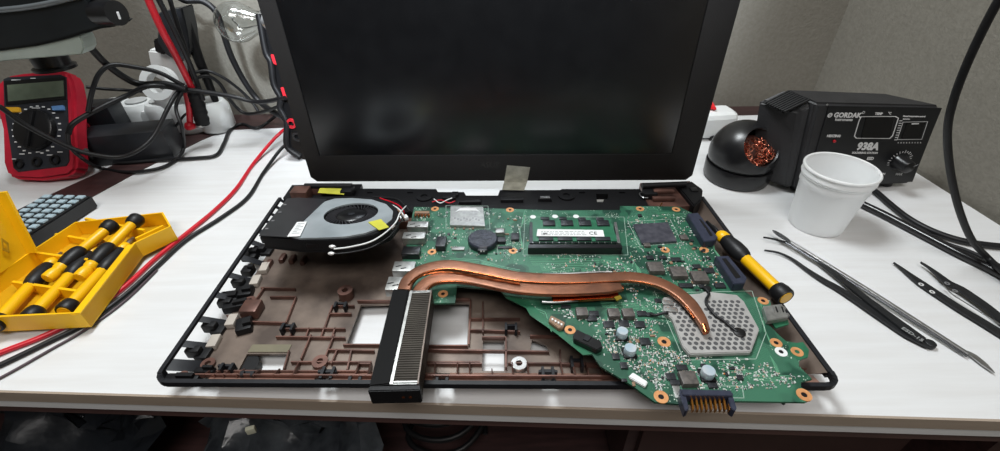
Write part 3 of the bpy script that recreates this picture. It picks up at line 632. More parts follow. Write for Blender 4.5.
obj('crimped_tip', B().tube([at(703, 325, .0353), at(706, 333, .0345)], .0018, 10, 0), COPPERB, pA, 'bright crimped copper tip')
obj('crimped_tip', B().tube([at(613, 288, .0355), at(623, 288.5, .0352)], .0018, 10, 0), COPPERB, pB)
obj('solder_seam', B().tube([at(x, y, hz + .0010) for x, y in ((408, 287), (414, 280), (424, 275), (440, 272), (458, 273), (480, 277), (520, 283.5))], lambda t: .0007 + .0004 * math.sin(t * 40) ** 2, 6, 6), COPPERB, hs, 'lumpy bright solder seam')
obj('cold_plate', B().prism([at(x, y, .0335) for x, y in ((551, 292), (617, 290), (620, 297), (553, 301))], (0, 0, -.0025), bevel=.0003), COPPERB, hs, 'bright copper contact plate')
obj('mount_strip', B().tube([at(542, 302, .032), at(560, 302, .032), at(610, 297, .032), at(619, 299, .032)], .0009, 8, 4), SILVER, hs)
obj('mount_strip', B().tube([at(543, 274, .032), at(560, 274, .032), at(600, 272, .032), at(612, 272, .032)], .0008, 8, 4), SILVER, hs)
obj('spring_arm', B().prism([at(x, y, .0340) for x, y in ((614, 297), (620, 295), (622, 298), (617, 300.5))], (0, 0, -.001)), mat('brass_yellow', (150, 130, 40), .3, .5), hs)
for l_, h_ in ((A[1:], (hz, .0345)), (Bp, (hz, .0355))):  # thin copper tubes stand for the highlight lines along the pipes
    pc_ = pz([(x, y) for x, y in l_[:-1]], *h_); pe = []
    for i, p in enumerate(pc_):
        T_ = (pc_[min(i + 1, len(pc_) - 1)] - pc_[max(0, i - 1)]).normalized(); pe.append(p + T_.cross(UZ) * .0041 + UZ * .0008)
    obj('highlight_line', B().tube(pe, .0006, 8, 6), COPPERB, pA if l_[0] == A[1] else pB, 'bright copper line standing for a highlight on the pipe')
# fin block
ft = .0405
f4 = [at(x, y, ft) for x, y in ((410, 291), (432, 290), (418.5, 384), (389.5, 384.5))]   # TL TR BR BL
fd = V((0, 0, -.014))
fb = obj('fin_block', B().prism([p - V((0, 0, .0004)) for p in f4], fd), mat('fin_core', (56, 53, 49), .8, spec=.1), hs, 'dense stack of thin metal fins', smooth=0)
n = 44
for i in range(n):
    t = (i + .5) / n; l = f4[0].lerp(f4[3], t); r = f4[1].lerp(f4[2], t); dd = (f4[3] - f4[0]).normalized() * .00035
    obj('fin', B().prism([l - dd, r - dd, r + dd, l + dd], (0, 0, -.013)), FINS, fb, smooth=0)
for e in (0, 1):
    t0 = (f4[0], f4[1]) if e == 0 else (f4[3], f4[2]); dd = (f4[3] - f4[0]).normalized() * .002 * (1 if e == 0 else -1)
    obj('end_plate', B().prism([t0[0], t0[1], t0[1] + dd, t0[0] + dd], (0, 0, -.0135)), SHIELD, fb, smooth=0)
for e in (0, 1):
    t0 = (f4[0], f4[3]) if e == 0 else (f4[1], f4[2]); dd = (f4[1] - f4[0]).normalized() * (.0016 if e == 0 else -.0008)
    obj('edge_strip', B().prism([t0[0] + UZ * .0003, t0[1] + UZ * .0003, t0[1] + dd + UZ * .0003, t0[0] + dd + UZ * .0003], (0, 0, -.0135)), SHIELD if e == 0 else BROWN, fb, smooth=0)
# black bracket beside the fins
br = [at(x, y, ft) for x, y in ((393, 288.5), (409, 289.5), (390, 384), (369, 386))]
bk = obj('side_bracket', B().prism(br, (0, 0, -.010), bevel=.0006), mat('bracket_black', (10, 10, 11), .6, spec=.12), hs, 'long black side bracket')
b = B().prism([br[3], f4[2] + V((.001, -.0005, 0)), f4[2] + V((.001, -.0035, 0)), br[3] + V((0, -.0030, 0))], (0, 0, -.0115), bevel=.0005); obj('front_lip', b, BLACK, bk)
for px in (388, 393, 404, 411): obj('rivet', B().tube([at(px, 394, ft - .006), at(px, 394, ft - .006) - V((0, .002, 0))], .0009, 8, 0), COPPERB, bk)
# ================================================================== fan
fan = thing('cooling_fan', 'grey and black laptop cooling fan propped at the rear left of the laptop base', 'fan', at(345, 245, .012))
N = (Matrix.Rotation(math.radians(-11), 3, LU) @ UZ).normalized()
fc = at(348, 213, .047)
FU = LU.copy(); FV = N.cross(FU).normalized(); FM = Matrix((FU, FV, N)).transposed()
def fp(px, py, dz=0): return hit(px, py, fc + N * dz, N)
def loc2(px, py): p = fp(px, py) - fc; return p.dot(FU), p.dot(FV)
hxl, _ = loc2(325.5, 213); hxr, _ = loc2(377.5, 213); hr = (hxr - hxl) / 2; hu = (hxl + hxr) / 2; _, hv = loc2(351, 213.2)
hc = fc + FU * hu + FV * hv
def circ(r, n=40, a0=0, a1=2 * math.pi, c=None): return [(c or hc) + FU * r * math.cos(a0 + (a1 - a0) * k / n) + FV * r * math.sin(a0 + (a1 - a0) * k / n) for k in range(n)]
top = [fp(x, y) for x, y in ((290, 236), (300, 238), (325, 237.5), (345, 236.5), (365, 233), (382, 227), (392, 219), (393, 211), (386, 204), (372, 199.5), (352, 198), (335, 198.5), (323, 202), (305, 219))]
obj('top_plate', B().prism(top, -N * .0012, [circ(hr, 36)]), mat('fan_plate', (164, 172, 176), .34, .25, col2=(142, 150, 154), nscale=40), fan, 'grey metal top plate with a round opening', smooth=0)
body = [fp(x, y, -.0013) for x, y in ((262, 236), (300, 240), (325, 240), (350, 239), (372, 235), (389, 229), (398, 219), (397, 208), (388, 201), (372, 197), (352, 196), (325, 196.5), (286, 199))]
obj('housing', B().prism(body, -N * .0085, [circ(hr * 1.02, 36, c=hc - N * .0013)], bevel=.0004), BLACK, fan)
obj('housing_base', B().prism([p - N * .0085 for p in body], -N * .001), BLACK, fan)
sh = [fp(x, y, .0006) for x, y in ((259, 235.5), (262, 230), (287, 198.5), (298, 197.5), (327, 199), (322, 203), (305, 219), (289, 237))]
obj('black_sheet', B().prism(sh, -N * .0006), mat('sheet_black', (34, 35, 38), .38, col2=(40, 41, 44), nscale=60), fan, 'black foil sheet over the outlet side', smooth=0)
for px, py in ((265, 229), (271, 221), (278, 212.5), (283, 205)): obj('sheet_notch', B().prism([fp(px, py, .0009), fp(px + 3, py - .2, .0009), fp(px + 3.6, py - 1, .0009), fp(px + .6, py - .9, .0009)], -N * .0003), GREYINK, fan)
lb = obj('sticker', B().prism([fp(297, 222, .0010), fp(307, 221.5, .0010), fp(300, 236, .0010), fp(287, 236.5, .0010)], -N * .0003), WHITEP, fan, 'white bar code sticker', smooth=0)
for i in range(7):
    t = .12 + i * .11; a = fp(297 - 10 * t, 222 + 14.5 * t, .0011); c_ = fp(307 - 7 * t, 221.5 + 14.5 * t, .0011); dd = (fp(298, 229, .0011) - fp(299, 227, .0011)).normalized() * .0004
    obj('bar', B().prism([a.lerp(c_, .2), a.lerp(c_, .85 - .3 * (i % 2)), a.lerp(c_, .85 - .3 * (i % 2)) + dd, a.lerp(c_, .2) + dd], N * .0001), GREYINK, lb)
imp = obj('impeller', B().lathe([(0, -.001), (hr * .52, -.001), (hr * .6, -.0025), (hr * .6, -.008), (0, -.008)], hc, FM, 36), BLACKG, fan)
b = B()
for k in range(37):
    a = 2 * math.pi * k / 37; M = FM @ Matrix.Rotation(a, 3, 'Z'); c0 = hc + M @ V((hr * .76, 0, -.0032)); b.box(c0, (hr * .40, .0005, .0045), M @ Matrix.Rotation(.5, 3, 'Z'))
for k in range(37): pass
obj('blades', b, mat('blade_grey', (62, 62, 66), .35), imp)
obj('hub_cap', B().cyl(hc - N * .001, hr * .12, .0006, FM), CHIP, imp)
tape = obj('tape', B().prism([fp(368, 222, .0008), fp(381, 219, .0008), fp(389, 227, .0008), fp(379, 230, .0008)], -N * .0003), TAPE, fan, 'greenish yellow tape over the lead')
# underside bracket
obj('duct_lip', B().prism([fp(303, 239.5, -.004), fp(330, 239, -.004), fp(330, 243, -.004), fp(306, 244, -.004)], -N * .003, bevel=.0004), BLACKG, fan)
lw = [obj('lead', B().tube([fp(334, 249, -.002), fp(350, 247, -.001), fp(370, 242, .001), fp(385, 233, .002), fp(396, 222, .002), fp(400, 213, .001), at(406, 206, .03)], .00055, 8, 6), WHITEP, fan, 'white lead')]
lw.append(obj('lead', B().tube([fp(334, 254, -.006), fp(352, 252, -.006), fp(372, 247, -.004), fp(390, 236, -.001), fp(399, 224, 0), fp(403, 216, 0)], .0005, 8, 6), RUBBER, fan))
for l, (px, py, dz) in zip(lw, ((332, 246.6, -.002), (331, 253.5, -.006))): obj('lead_glint', B().lathe([(0, -.0022), (.0009, -.0016), (.0013, 0), (.0009, .0018), (0, .0028)], fp(px, py, dz), frame(FU, FV) @ Matrix.Rotation(math.pi / 2, 3, 'Y'), 14), mat('glint_white', (250, 250, 250), .12, .3), l, 'white glint modelled at the lead end')  # reflections on the wires, built as small white ends
for i, m in enumerate((REDW, RUBBER, WHITEP, CERAM, RUBBER)):
    obj('lead', B().tube([fp(392, 226 + i, .0), at(398 + i, 224 - i, .034), at(404, 214 + i * 1.5, .033 + i * .001), at(398 - i, 205 + i, .031), at(380 - 3 * i, 198 + i * .5, .029)], .0006, 6, 6), m, fan)
obj('lead_plug', B().box(at(404, 218, .034), (.006, .005, .003), .5, .0005), WHITEP, fan)
b = B().tube([at(372, 197, .027), at(395, 199, .029), at(404, 206, .031), at(410, 212, .031)], .0012, 8, 6); obj('lead_sleeve', b, RUBBER, fan)
# ================================================================== helpers for loose things
def pscale(p):
    c_ = R.transposed() @ (V(p) - CAM); return FOC / -c_.z
def ribbon(b, pts, ws, z, h, rise=None):
    """tapered flat bar laid along pixel-read centre points on the plane z"""
    P_ = [at(x, y, z) for x, y in pts]; n = len(P_); Lf_, Rt = [], []
    for i, p in enumerate(P_):
        T = (P_[min(i + 1, n - 1)] - P_[max(i - 1, 0)]).normalized(); S = UZ.cross(T); wd = ws[i] / 2000
        Lf_.append(p + S * wd); Rt.append(p - S * wd)
    b.prism(Lf_ + Rt[::-1], (0, 0, h)); return b
def smooth2(pts, ws, k=5):
    out, wo = [], []; q_ = [pts[0]] + list(pts) + [pts[-1]]
    for i in range(1, len(q_) - 2):
        a, b_, c_, d_ = q_[i - 1:i + 3]
        for j in range(k):
            t = j / k; out.append(tuple(.5 * (2 * b_[m] + (c_[m] - a[m]) * t + (2 * a[m] - 5 * b_[m] + 4 * c_[m] - d_[m]) * t * t + (3 * b_[m] - a[m] - 3 * c_[m] + d_[m]) * t ** 3) for m in (0, 1))); wo.append(ws[i - 1] * (1 - t) + ws[i] * t)
    out.append(pts[-1]); wo.append(ws[-1]); return out, wo
# ================================================================== screwdrivers
def driver(name, label, pc, pt, tiplen=.18, group=None, sc=1.0, nose=False):
    """pc = cap end, pt = tip end (world points)"""
    A_ = V(pc); T_ = V(pt); L = (T_ - A_).length; ax = (T_ - A_).normalized(); M = frame(ax.orthogonal(), ax.cross(ax.orthogonal()))
    if (M @ UZ).dot(ax) < 0: M = M @ Matrix.Rotation(math.pi, 3, 'X')
    t = thing(name, label, 'screwdriver', V((A_.x, A_.y, A_.z)), group)
    k = sc; h = L * (1 - tiplen)
    obj('handle', B().lathe([(0, .006 * k), (.0043 * k, .006 * k), (.0043 * k, h * .58), (.0035 * k, h * .6), (.0035 * k, h * .88), (.005 * k, h * .90), (.0048 * k, h * .96), (.0030 * k, h), (0, h)], A_, M, 10), YELLOW, t)
    obj('grip', B().lathe([(.0042 * k, h * .56), (.0056 * k, h * .59), (.0064 * k, h * .64), (.0066 * k, h * .74), (.0058 * k, h * .83), (.0050 * k, h * .88), (.0042 * k, h * .9)], A_, M, 14), RUBBER, t)
    cp = obj('cap', B().lathe([(.0040 * k, .0002), (.0060 * k, 0), (.0066 * k, .001), (.0066 * k, .0055 * k), (.0058 * k, .009 * k), (.0043 * k, .010 * k)], A_, M, 22), RUBBER, t)
    obj('cap_disc', B().lathe([(0, -.0004), (.0045 * k, -.0003), (.0048 * k, .0006), (0, .0008)], A_, M, 20), YELLOW, cp)
    if nose: obj('nose', B().lathe([(.0042 * k, h - .001), (.0050 * k, h + .002), (.0050 * k, L - .001), (.0044 * k, L), (0, L)], A_, M, 12), YELLOW, t)
    else: obj('shank', B().lathe([(.0022 * k, h), (.0022 * k, h + (L - h) * .5), (.0016 * k, h + (L - h) * .55), (.0013 * k, L - .001), (0, L)], A_, M, 10), BLACKG if name == 'precision_screwdriver' and tiplen > .15 and group is None else SILVER, t)
    return t
d0 = driver('precision_screwdriver', 'yellow and black screwdriver lying against the right side of the laptop', at(786, 298, .0265), at(706, 221, .0290), .19, sc=.98)
# ================================================================== yellow case
zc = .0185
case = thing('screwdriver_case', 'open yellow plastic case holding small screwdrivers', 'case', at(80, 290, 0))
rimp = [(-75, 352), (-30, 318), (0, 317), (80, 313), (135, 243), (171, 226), (163, 212), (75, 222), (29, 252), (-30, 292)]
rw = [at(x, y, zc) for x, y in rimp]; rw_in = []
cen = sum(rw, V()) / len(rw)
def inset2(pts, d_):
    out = []; n = len(pts)
    area_ = sum(pts[i - 1].x * pts[i].y - pts[i].x * pts[i - 1].y for i in range(n)); s = 1 if area_ > 0 else -1
    for i in range(n):
        a, p, c_ = pts[i - 1], pts[i], pts[(i + 1) % n]; t = ((p - a).normalized() + (c_ - p).normalized()).normalized(); out.append(p + UZ.cross(t) * d_ * s)
    return out
rin = inset2(rw, .0016)
obj('tray_wall', B().prism([zz(p, .0045) for p in rw], (0, 0, zc - .0045), [[zz(p, .0045) for p in rin]]), YELLOWB, case, smooth=0)
obj('tray_floor', B().prism([zz(p, .0045) for p in rin], (0, 0, .0015)), mat('case_floor', (200, 150, 8), .45), case, smooth=0)
# cradle ribs across the tray
for (x0, y0), (x1, y1), h in (((92, 228), (150, 240), .011), ((40, 262), (112, 272), .011), ((20, 290), (88, 300), .009), ((60, 240), (126, 252), .007)):
    p, q2 = at(x0, y0, .0055), at(x1, y1, .0055); nn_ = UZ.cross((q2 - p).normalized()) * .001
    obj('cradle', B().prism([p - nn_, q2 - nn_, q2 + nn_, p + nn_], (0, 0, h)), YELLOWB, case, smooth=0)
obj('latch', B().box((lambda p: (p.x, p.y, .009))(at(152, 236, .009)), (.022, .002, .010), .95, .0005), YELLOWB, case)
# raised inner block along the front edge
f0, f1 = at(80, 313, zc), at(135, 243, zc); dn = UZ.cross((f1 - f0).normalized())
obj('front_block', B().prism([zz(f0, .005), zz(f1, .005), zz(f1, .005) + dn * .006, zz(f0, .005) + dn * .006], (0, 0, zc - .006)), YELLOWB, case, smooth=0)
# lid of the case standing up on the hinge line
h0, h1 = at(29, 252, zc), at(-75, 330, zc); hd = (h1 - h0).normalized(); ln = UZ.cross(hd).normalized(); up_ = (UZ + ln * -.12).normalized(); pn = hd.cross(up_).normalized()
l0 = h0; lt = hit(-2, 192, h0, pn)
lid_pts = [h0, h1, h1 + (lt - h0), lt]
cl = obj('case_lid', B().prism(lid_pts, pn * .0016), mat('lid_yellow', (222, 172, 20), .3, col2=(230, 182, 30), nscale=20), case, 'raised yellow lid', smooth=0)
dl = (lt - h0)
e_ = hd * .004
side = -pn if (CAM - h0).dot(pn) < 0 else pn
obj('lid_rim', B().prism([h0 + e_ * 0, h0 + e_ * .5, lt + e_ * .5, lt], side * .008), YELLOWB, cl, smooth=0)
m0 = hit(6, 247, h0 + side * .0018, pn)
obj('emboss', B().prism([hit(x, y, h0 + side * .0022, pn) for x, y in ((1, 238), (8, 243), (9, 253), (2, 250))], side * .0006, [[hit(x, y, h0 + side * .0022, pn) for x, y in ((2.5, 241), (6.5, 244.5), (7, 250.5), (3, 247.5))]]), mat('emboss_dark', (170, 130, 20), .5), cl, smooth=0)
for nm, pc, pt, z0, z1, tl in (('far', (113, 224), (47, 279), .021, .016, .12), ('second', (138, 218), (79, 278), .021, .016, .12), ('left', (-8, 327), (62, 252), .0125, .0125, .12), ('low', (29, 319), (104, 240), .0122, .0122, .12), ('front', (64, 312), (134, 237), .0122, .0122, .12)):
    lb_ = {'far': 'yellow screwdriver in the case, left one of the two with caps at the rear', 'second': 'yellow screwdriver in the case with its black cap nearest the far right corner',
           'left': 'yellow screwdriver at the left end of the case beside the raised lid', 'low': 'yellow screwdriver in the middle of the case, black cap at the front wall', 'front': 'yellow screwdriver tucked along the front right wall of the case'}[nm]
    driver('precision_screwdriver', lb_, at(*pc, z0), at(*pt, z1), tl, 'screwdrivers in the yellow case', sc=.92, nose=nm in ('far', 'second'))
# ================================================================== red and black leads across the desk
zl = .0021
cable('test_lead', [at(x, y, z) for x, y, z in ((330, 110, .04), (306, 118, .034), (292, 124, .026), (275, 138, .012), (254, 163, zl), (236, 189, zl), (214, 211, zl), (186, 234, zl), (155, 259, zl), (122, 289, zl), (80, 318, .0021), (44, 336, zl), (0, 353, zl), (-60, 378, zl))], .0019, REDW, 'red test lead running diagonally over the desk behind the yellow case', 'cable')
cable('test_lead', [at(x, y, z) for x, y, z in ((335, 126, .03), (312, 131, .024), (298, 136, .018), (282, 148, .010), (264, 172, zl), (248, 197, zl), (222, 217, zl), (186, 240, zl), (157, 266, zl), (125, 295, zl), (86, 323, zl), (50, 341, zl), (0, 365, zl), (-60, 392, zl))], .0018, RUBBER, 'black test lead lying beside the red lead on the desk', 'cable')
cable('lead_shadow', [at(x, y, .0012) for x, y in ((157, 270), (126, 300), (88, 328), (50, 350), (0, 378), (-40, 395))], .0009, mat('shadow_mauve', (70, 55, 62), .4), 'thin dark strand standing for the shadow of the black lead at the left', 'cable')  # dark strand laid as the cast shadow of the black lead
# ================================================================== keypad
kz = .014
kq = [at(x, y, kz) for x, y in ((-30, 241), (44, 194), (92, 195), (16, 243))]
kp = thing('remote_control', 'black remote with rows of pale blue-grey keys behind the yellow case', 'remote', zz(sum(kq, V()) / 4, 0))
obj('body', B().prism(kq, (0, 0, -kz + .0005), bevel=.0015), BLACKG, kp)
KEY = mat('key_blue_grey', (150, 172, 182), .45, col2=(170, 186, 194), nscale=400)
for i in range(9):
    for j in range(4):
        if i < 1: continue
        s, t = .05 + i * .105, .09 + j * .235
        def kk(s_, t_): return (kq[0].lerp(kq[1], s_)).lerp(kq[3].lerp(kq[2], s_), t_)
        K_ = obj('key', B().prism([kk(s, t), kk(s + .07, t), kk(s + .07, t + .15), kk(s, t + .15)], (0, 0, .0016), bevel=.0003), KEY, kp)
# ================================================================== red multimeter
lean = math.radians(38); mo = at(42, 187, .001)
MU = V((1, -.03, 0)).normalized(); mv = (UZ * math.cos(lean) + V((0, 1, 0)) * math.sin(lean)).normalized(); mn = MU.cross(mv).normalized(); mv = mn.cross(MU)
if mn.y > 0: mn = -mn
mo = mo + mn * 0
def mp_(x, y, d_=0.0): return hit(x, y, mo + mn * d_, mn)
mm_ = thing('multimeter', 'red digital multimeter with black face leaning back at the left', 'multimeter', zz(mo, 0) + V((0, .03, 0)))
ol = [mp_(x, y) for x, y in ((4, 76), (20, 73), (56, 70), (66, 71), (71, 80), (74, 94), (74, 130), (76, 158), (75, 170), (68, 176), (40, 180), (16, 179), (6, 175), (2, 163), (1, 130), (-5, 105), (-4, 84))]
body = obj('holster', B().prism(ol, -mn * .017, bevel=.003), REDP, mm_, 'red rubber holster')
pa = [mp_(x, y, .0008) for x, y in ((3, 79), (8, 77), (60, 74.5), (66, 77), (68, 120), (69, 161), (66, 166), (18, 172), (13, 168), (9, 140), (4, 110))]
face = obj('face', B().prism(pa, -mn * .002, bevel=.0004), mat('meter_face', (34, 36, 42), .4, col2=(40, 42, 48)), mm_)
obj('display_frame', B().prism([mp_(x, y, .0014) for x, y in ((4, 81), (65, 77), (66, 99), (6, 105))], -mn * .0008), BLACKG, face)
obj('display', B().prism([mp_(x, y, .0017) for x, y in ((7, 85), (63, 80.5), (64, 96), (8, 101.5))], -mn * .0004), mat('lcd_olive', (96, 104, 88), .25, col2=(84, 92, 78)), face, 'grey-green blank display')
obj('button', B().prism([mp_(x, y, .0034) for x, y in ((4, 107), (18, 107), (19, 112), (5, 112))], -mn * .003, bevel=.0004), mat('button_yellow', (214, 160, 40), .4), face, 'yellow button')
obj('button', B().prism([mp_(x, y, .0034) for x, y in ((51, 106), (62, 105), (63, 110), (52, 110.5))], -mn * .003, bevel=.0004), mat('button_blue', (90, 130, 180), .4), face, 'blue button')
dc = mp_(37, 130, .001); DM = Matrix((MU, mv, mn)).transposed()
if DM.determinant() < 0: DM = Matrix((-MU, mv, mn)).transposed()
dr = (mp_(57, 130, .001) - dc).length
dial = obj('dial', B().lathe([(0, .006), (dr * .86, .006), (dr * .96, .005), (dr, 0)], dc, DM, 36), BLACKG, mm_, 'round black dial')
obj('pointer_ridge', B().box(dc + mn * .007, (.0045, dr * 1.75, .004), DM @ Matrix.Rotation(-.15, 3, 'Z'), .0008), BLACK, dial)
b = B()
for k in range(24):
    a = 2 * math.pi * k / 24
    if k in (18,): continue
    b.box(dc + DM @ V((math.cos(a) * dr * 1.17, math.sin(a) * dr * 1.17, .0004)), (dr * .14, dr * .06, .0004), DM @ Matrix.Rotation(0, 3, 'Z'))
obj('scale_marks', b, WHITEINK, face, smooth=0)
for x, y, w_ in ((16, 80, 9), (33, 78.3, 5), (36, 108, 8), (14, 159, 4), (22, 154, 5), (38, 152, 4), (50, 155, 6), (60, 152, 5)):
    obj('printed_mark', B().box(mp_(x, y, .0012), (w_ / 900, .0008, .0003), DM), WHITEINK, face, smooth=0)
for x, y in ((20, 164), (38, 162), (56, 160)):
    obj('jack', B().ring(mp_(x, y, .0008), .0032, .0052, .0022, DM, 20), BLACKG, mm_)
obj('tilt_stand', B().prism([mp_(20, 100, -.017), mp_(66, 98, -.017), zz(mp_(66, 98, -.017), .001) + V((0, .012, 0)), zz(mp_(20, 100, -.017), .001) + V((0, .012, 0))], V((0, .002, 0))), REDP, mm_, smooth=0)
# ================================================================== device head hanging at the top left
ly = .40
def ay(x, y, dy=0): return aty(x, y, ly + dy)
lh = thing('lamp_head', 'large dark lamp head with a pale lower edge at top left', 'lamp', ay(20, 60))
LB = mat('lamp_dark', (30, 34, 37), .3, col2=(36, 40, 43), nscale=30)
dk = [ay(x, y) for x, y in ((-90, -30), (-90, 60), (0, 51), (36, 46), (62, 40), (86, 33), (100, 29), (115, 27), (114, 23), (101, 22), (94, 18), (90, 10), (90, 3), (84, -6), (84, -30))]
obj('housing', B().prism(dk, (0, .025, 0), bevel=.002), LB, lh)
obj('glass_edge', B().prism([ay(x, y, .003) for x, y in ((-90, 58), (0, 50), (40, 44.5), (79, 35), (83, 43), (84, 49), (81, 54.5), (40, 58), (0, 61.5), (-90, 70))], (0, .016, 0), bevel=.0008), mat('pale_acrylic', (176, 188, 182), .35, col2=(162, 174, 168), nscale=30), lh, 'pale greenish lower edge')
obj('ridge', B().tube([ay(-90, 16), ay(0, 10, -.001), ay(40, 5, -.001), ay(80, -4, -.001)], .0022, 8, 5), mat('lamp_ridge', (120, 126, 130), .25, .3), lh)
kb = ay(108, 13, -.004); KM = frame(V((0, 0, 1)), V((-.3, .95, 0)))
kn = obj('knob', B().tube([ay(92, 13, .01), ay(100, 13, .006)], .0065, 16, 0).tube([ay(98, 13, .006), ay(117, 13, 0)], .0095, 24, 0), BLACKG, lh, 'black round knob')
obj('tick', B().tube([ay(117.5, 12, -.0055), ay(120, 19, -.0055)], .0009, 6, 0), WHITEINK, kn)
cp_ = ay(52, 62, .03)
ps = 1 / pscale(cp_)
obj('lens_barrel', B().lathe([(0, .02), (16 * ps, .02), (15 * ps, -.0065), (18 * ps, -.0075), (18 * ps, -.010), (0, -.010)], cp_ + V((0, 0, .004)), seg=30), BLACKG, lh, 'short black cylinder under the head')
obj('arm', B().tube([ay(20, -20, .05), ay(10, -120, .10), V((-.50, .58, .50))], .009, 12, 4), LB, lh)
# ================================================================== chargers, plugs, strip on the left
def boxat(b, px, py, z, size, ang=0, bev=.002, rot=None):
    p = at(px, py, z); M = Matrix.Rotation(ang, 3, 'Z')
    if rot is not None: M = rot @ M
    return b.box(p, size, M, bev)
BRK = mat('brick_black', (36, 38, 42), .35)
t = thing('power_adapter', 'black power brick lying on the desk right of the red multimeter', 'adapter', zz(at(130, 152, .018), 0))
obj('case', boxat(B(), 133, 142, .018, (.086, .036, .034), .20, .0012), BRK, t)
obj('strain_relief', B().tube([at(160, 138, .018), at(166, 130, .02), at(174, 126, .02)], .003, 10, 3), RUBBER, t)
t = thing('plug_adapter', 'small black plug-in charger behind the power brick', 'charger', zz(at(106, 128, .03), 0))
obj('case', boxat(B(), 107, 123, .027, (.036, .028, .05), .16, .0012), BRK, t)
t = thing('power_strip', 'white multi-outlet power strip along the wall at the left', 'power strip', aty(150, 118, .545))
b = B()
sy = .548
e_l, e_r = aty(118, 112, sy), aty(212, 110, sy)
for i in range(5):
    p = e_l.lerp(e_r, i / 4); b.lathe([(0, 0), (.018, 0), (.021, .004), (.021, .030), (.017, .037), (.0, .039)], zz(p, .0012), seg=28)
b.box(zz((e_l + e_r) / 2, .018), ((e_r - e_l).length, .036, .030), 0, .006)
obj('housing', b, WHITEP, t)
for i in range(5):
    p = e_l.lerp(e_r, i / 4); obj('socket_hole', B().cyl(zz(p, .0402), .012, .0004), mat('socket_grey', (190, 192, 192), .5), t)
t = thing('plug_ring', 'white plug housing with a round ring, above the power strip', 'plug', aty(158, 92, .53))
zc1 = aty(163, 84, .505)
obj('ring', B().ring(zc1 + V((0, .0, 0)), .011, .019, .010, frame(V((1, 0, 0)), V((0, .5, 1))), 32), WHITEP, t)
obj('plug_body', B().prism([aty(x, y, .535) for x, y in ((147, 50), (170, 52), (182, 58), (188, 82), (178, 90), (152, 76))], (0, .016, 0), bevel=.002), WHITEP, t)
obj('ring_screw', B().cyl(zc1 + V((.004, -.006, .0)), .003, .004, frame(V((1, 0, 0)), V((0, 0, 1))), 12), BLACK, t)
obj('neck', B().box(aty(163, 98, .54), (.016, .014, .03), None, .002), WHITEP, t)
BRK2 = mat('brick_black', (36, 38, 42), .35)
t = thing('wall_charger', 'tall black charger plugged in upright on the white plug', 'charger', aty(168, 60, .53))
obj('case', B().prism([aty(x, y, .525) for x, y in ((158, 13), (182, 8), (187, 30), (190, 52), (180, 63), (166, 55), (157, 42), (158, 30))], (0, .022, 0), bevel=.001), BRK2, t)
obj('plug', B().prism([aty(x, y, .527) for x, y in ((153, 40), (158, 38), (165, 50), (164, 55), (155, 52))], (0, .02, 0), bevel=.001), RUBBER, t)
# probes
t = thing('test_probe', 'black needle-like probe slanting down behind the crossing cables', 'probe', aty(223, 126, .54))
obj('shaft', B().tube([aty(184, 20, .535), aty(200, 62, .54), aty(216, 102, .545), aty(224, 126, .548)], lambda u: .0055 * (1 - u) ** .7 + .0012, 12, 4), BLACK, t)
t = thing('test_probe', 'test probe with black ribbed grip and bright red end', 'probe', aty(195, 128, .50))
obj('grip', B().tube([aty(192, 86, .497), aty(197, 102, .497), aty(203, 124, .497)], lambda u: .0075 + .0006 * math.sin(u * 60), 14, 8), BLACK, t)
obj('tip', B().tube([aty(186, 92, .493), aty(189, 108, .492), aty(190, 124, .492)], .0032, 10, 4).lathe([(0, -.004), (.005, -.003), (.006, 0), (.004, .004), (0, .005)], aty(190, 126, .49)), REDW, t, 'red end')
obj('band', B().ring(aty(202, 125, .497), .0055, .008, .002), SILVER, t)
# bulb
t = thing('light_bulb', 'clear glass light bulb in front of the wall', 'bulb', aty(240, 24, .50))
GL = bpy.data.materials.new('clear_glass'); GL.use_nodes = True; g_ = GL.node_tree.nodes['Principled BSDF']; g_.inputs['Transmission Weight'].default_value = 1; g_.inputs['Roughness'].default_value = .02; g_.inputs['IOR'].default_value = 1.15; g_.inputs['Base Color'].default_value = (.93, .95, .95, 1); g_.inputs['Coat Weight'].default_value = 1
bcn = aty(236, 22, .50); brd = 19.5 / pscale(bcn); bM = frame(V((0, 0, 1)), V((0, 1, 0)))  # z axis -> -x
bM = Matrix((V((0, 1, 0)), V((0, 0, 1)), V((1, 0, 0)))).transposed()
pr = [(0, -brd)] + [(brd * math.sin(a), -brd * math.cos(a)) for a in [math.pi * k / 22 for k in range(1, 16)]] + [(brd * .52, brd * 1.15), (brd * .46, brd * 1.45)]
obj('glass', B().lathe(pr + [(r * .97, z) for r, z in pr[::-1] if r > 0] + [(0, -brd * .97)], bcn, bM, 36), GL, t, smooth=80)
obj('base', B().lathe([(0, brd * 1.4), (brd * .5, brd * 1.4), (brd * .5, brd * 2.2), (brd * .2, brd * 2.4), (0, brd * 2.4)], bcn, bM, 24), SILVER, t)
obj('filament', B().tube([bcn + V((brd * 1.3, 0, -.003)), bcn + V((.004, 0, -.006)), bcn + V((0, 0, -.002)), bcn + V((-.003, 0, .003)), bcn + V((.004, 0, .006)), bcn + V((brd * 1.3, 0, .003))], .0004, 6, 4), mat('filament_grey', (90, 90, 90), .4, .6), t)
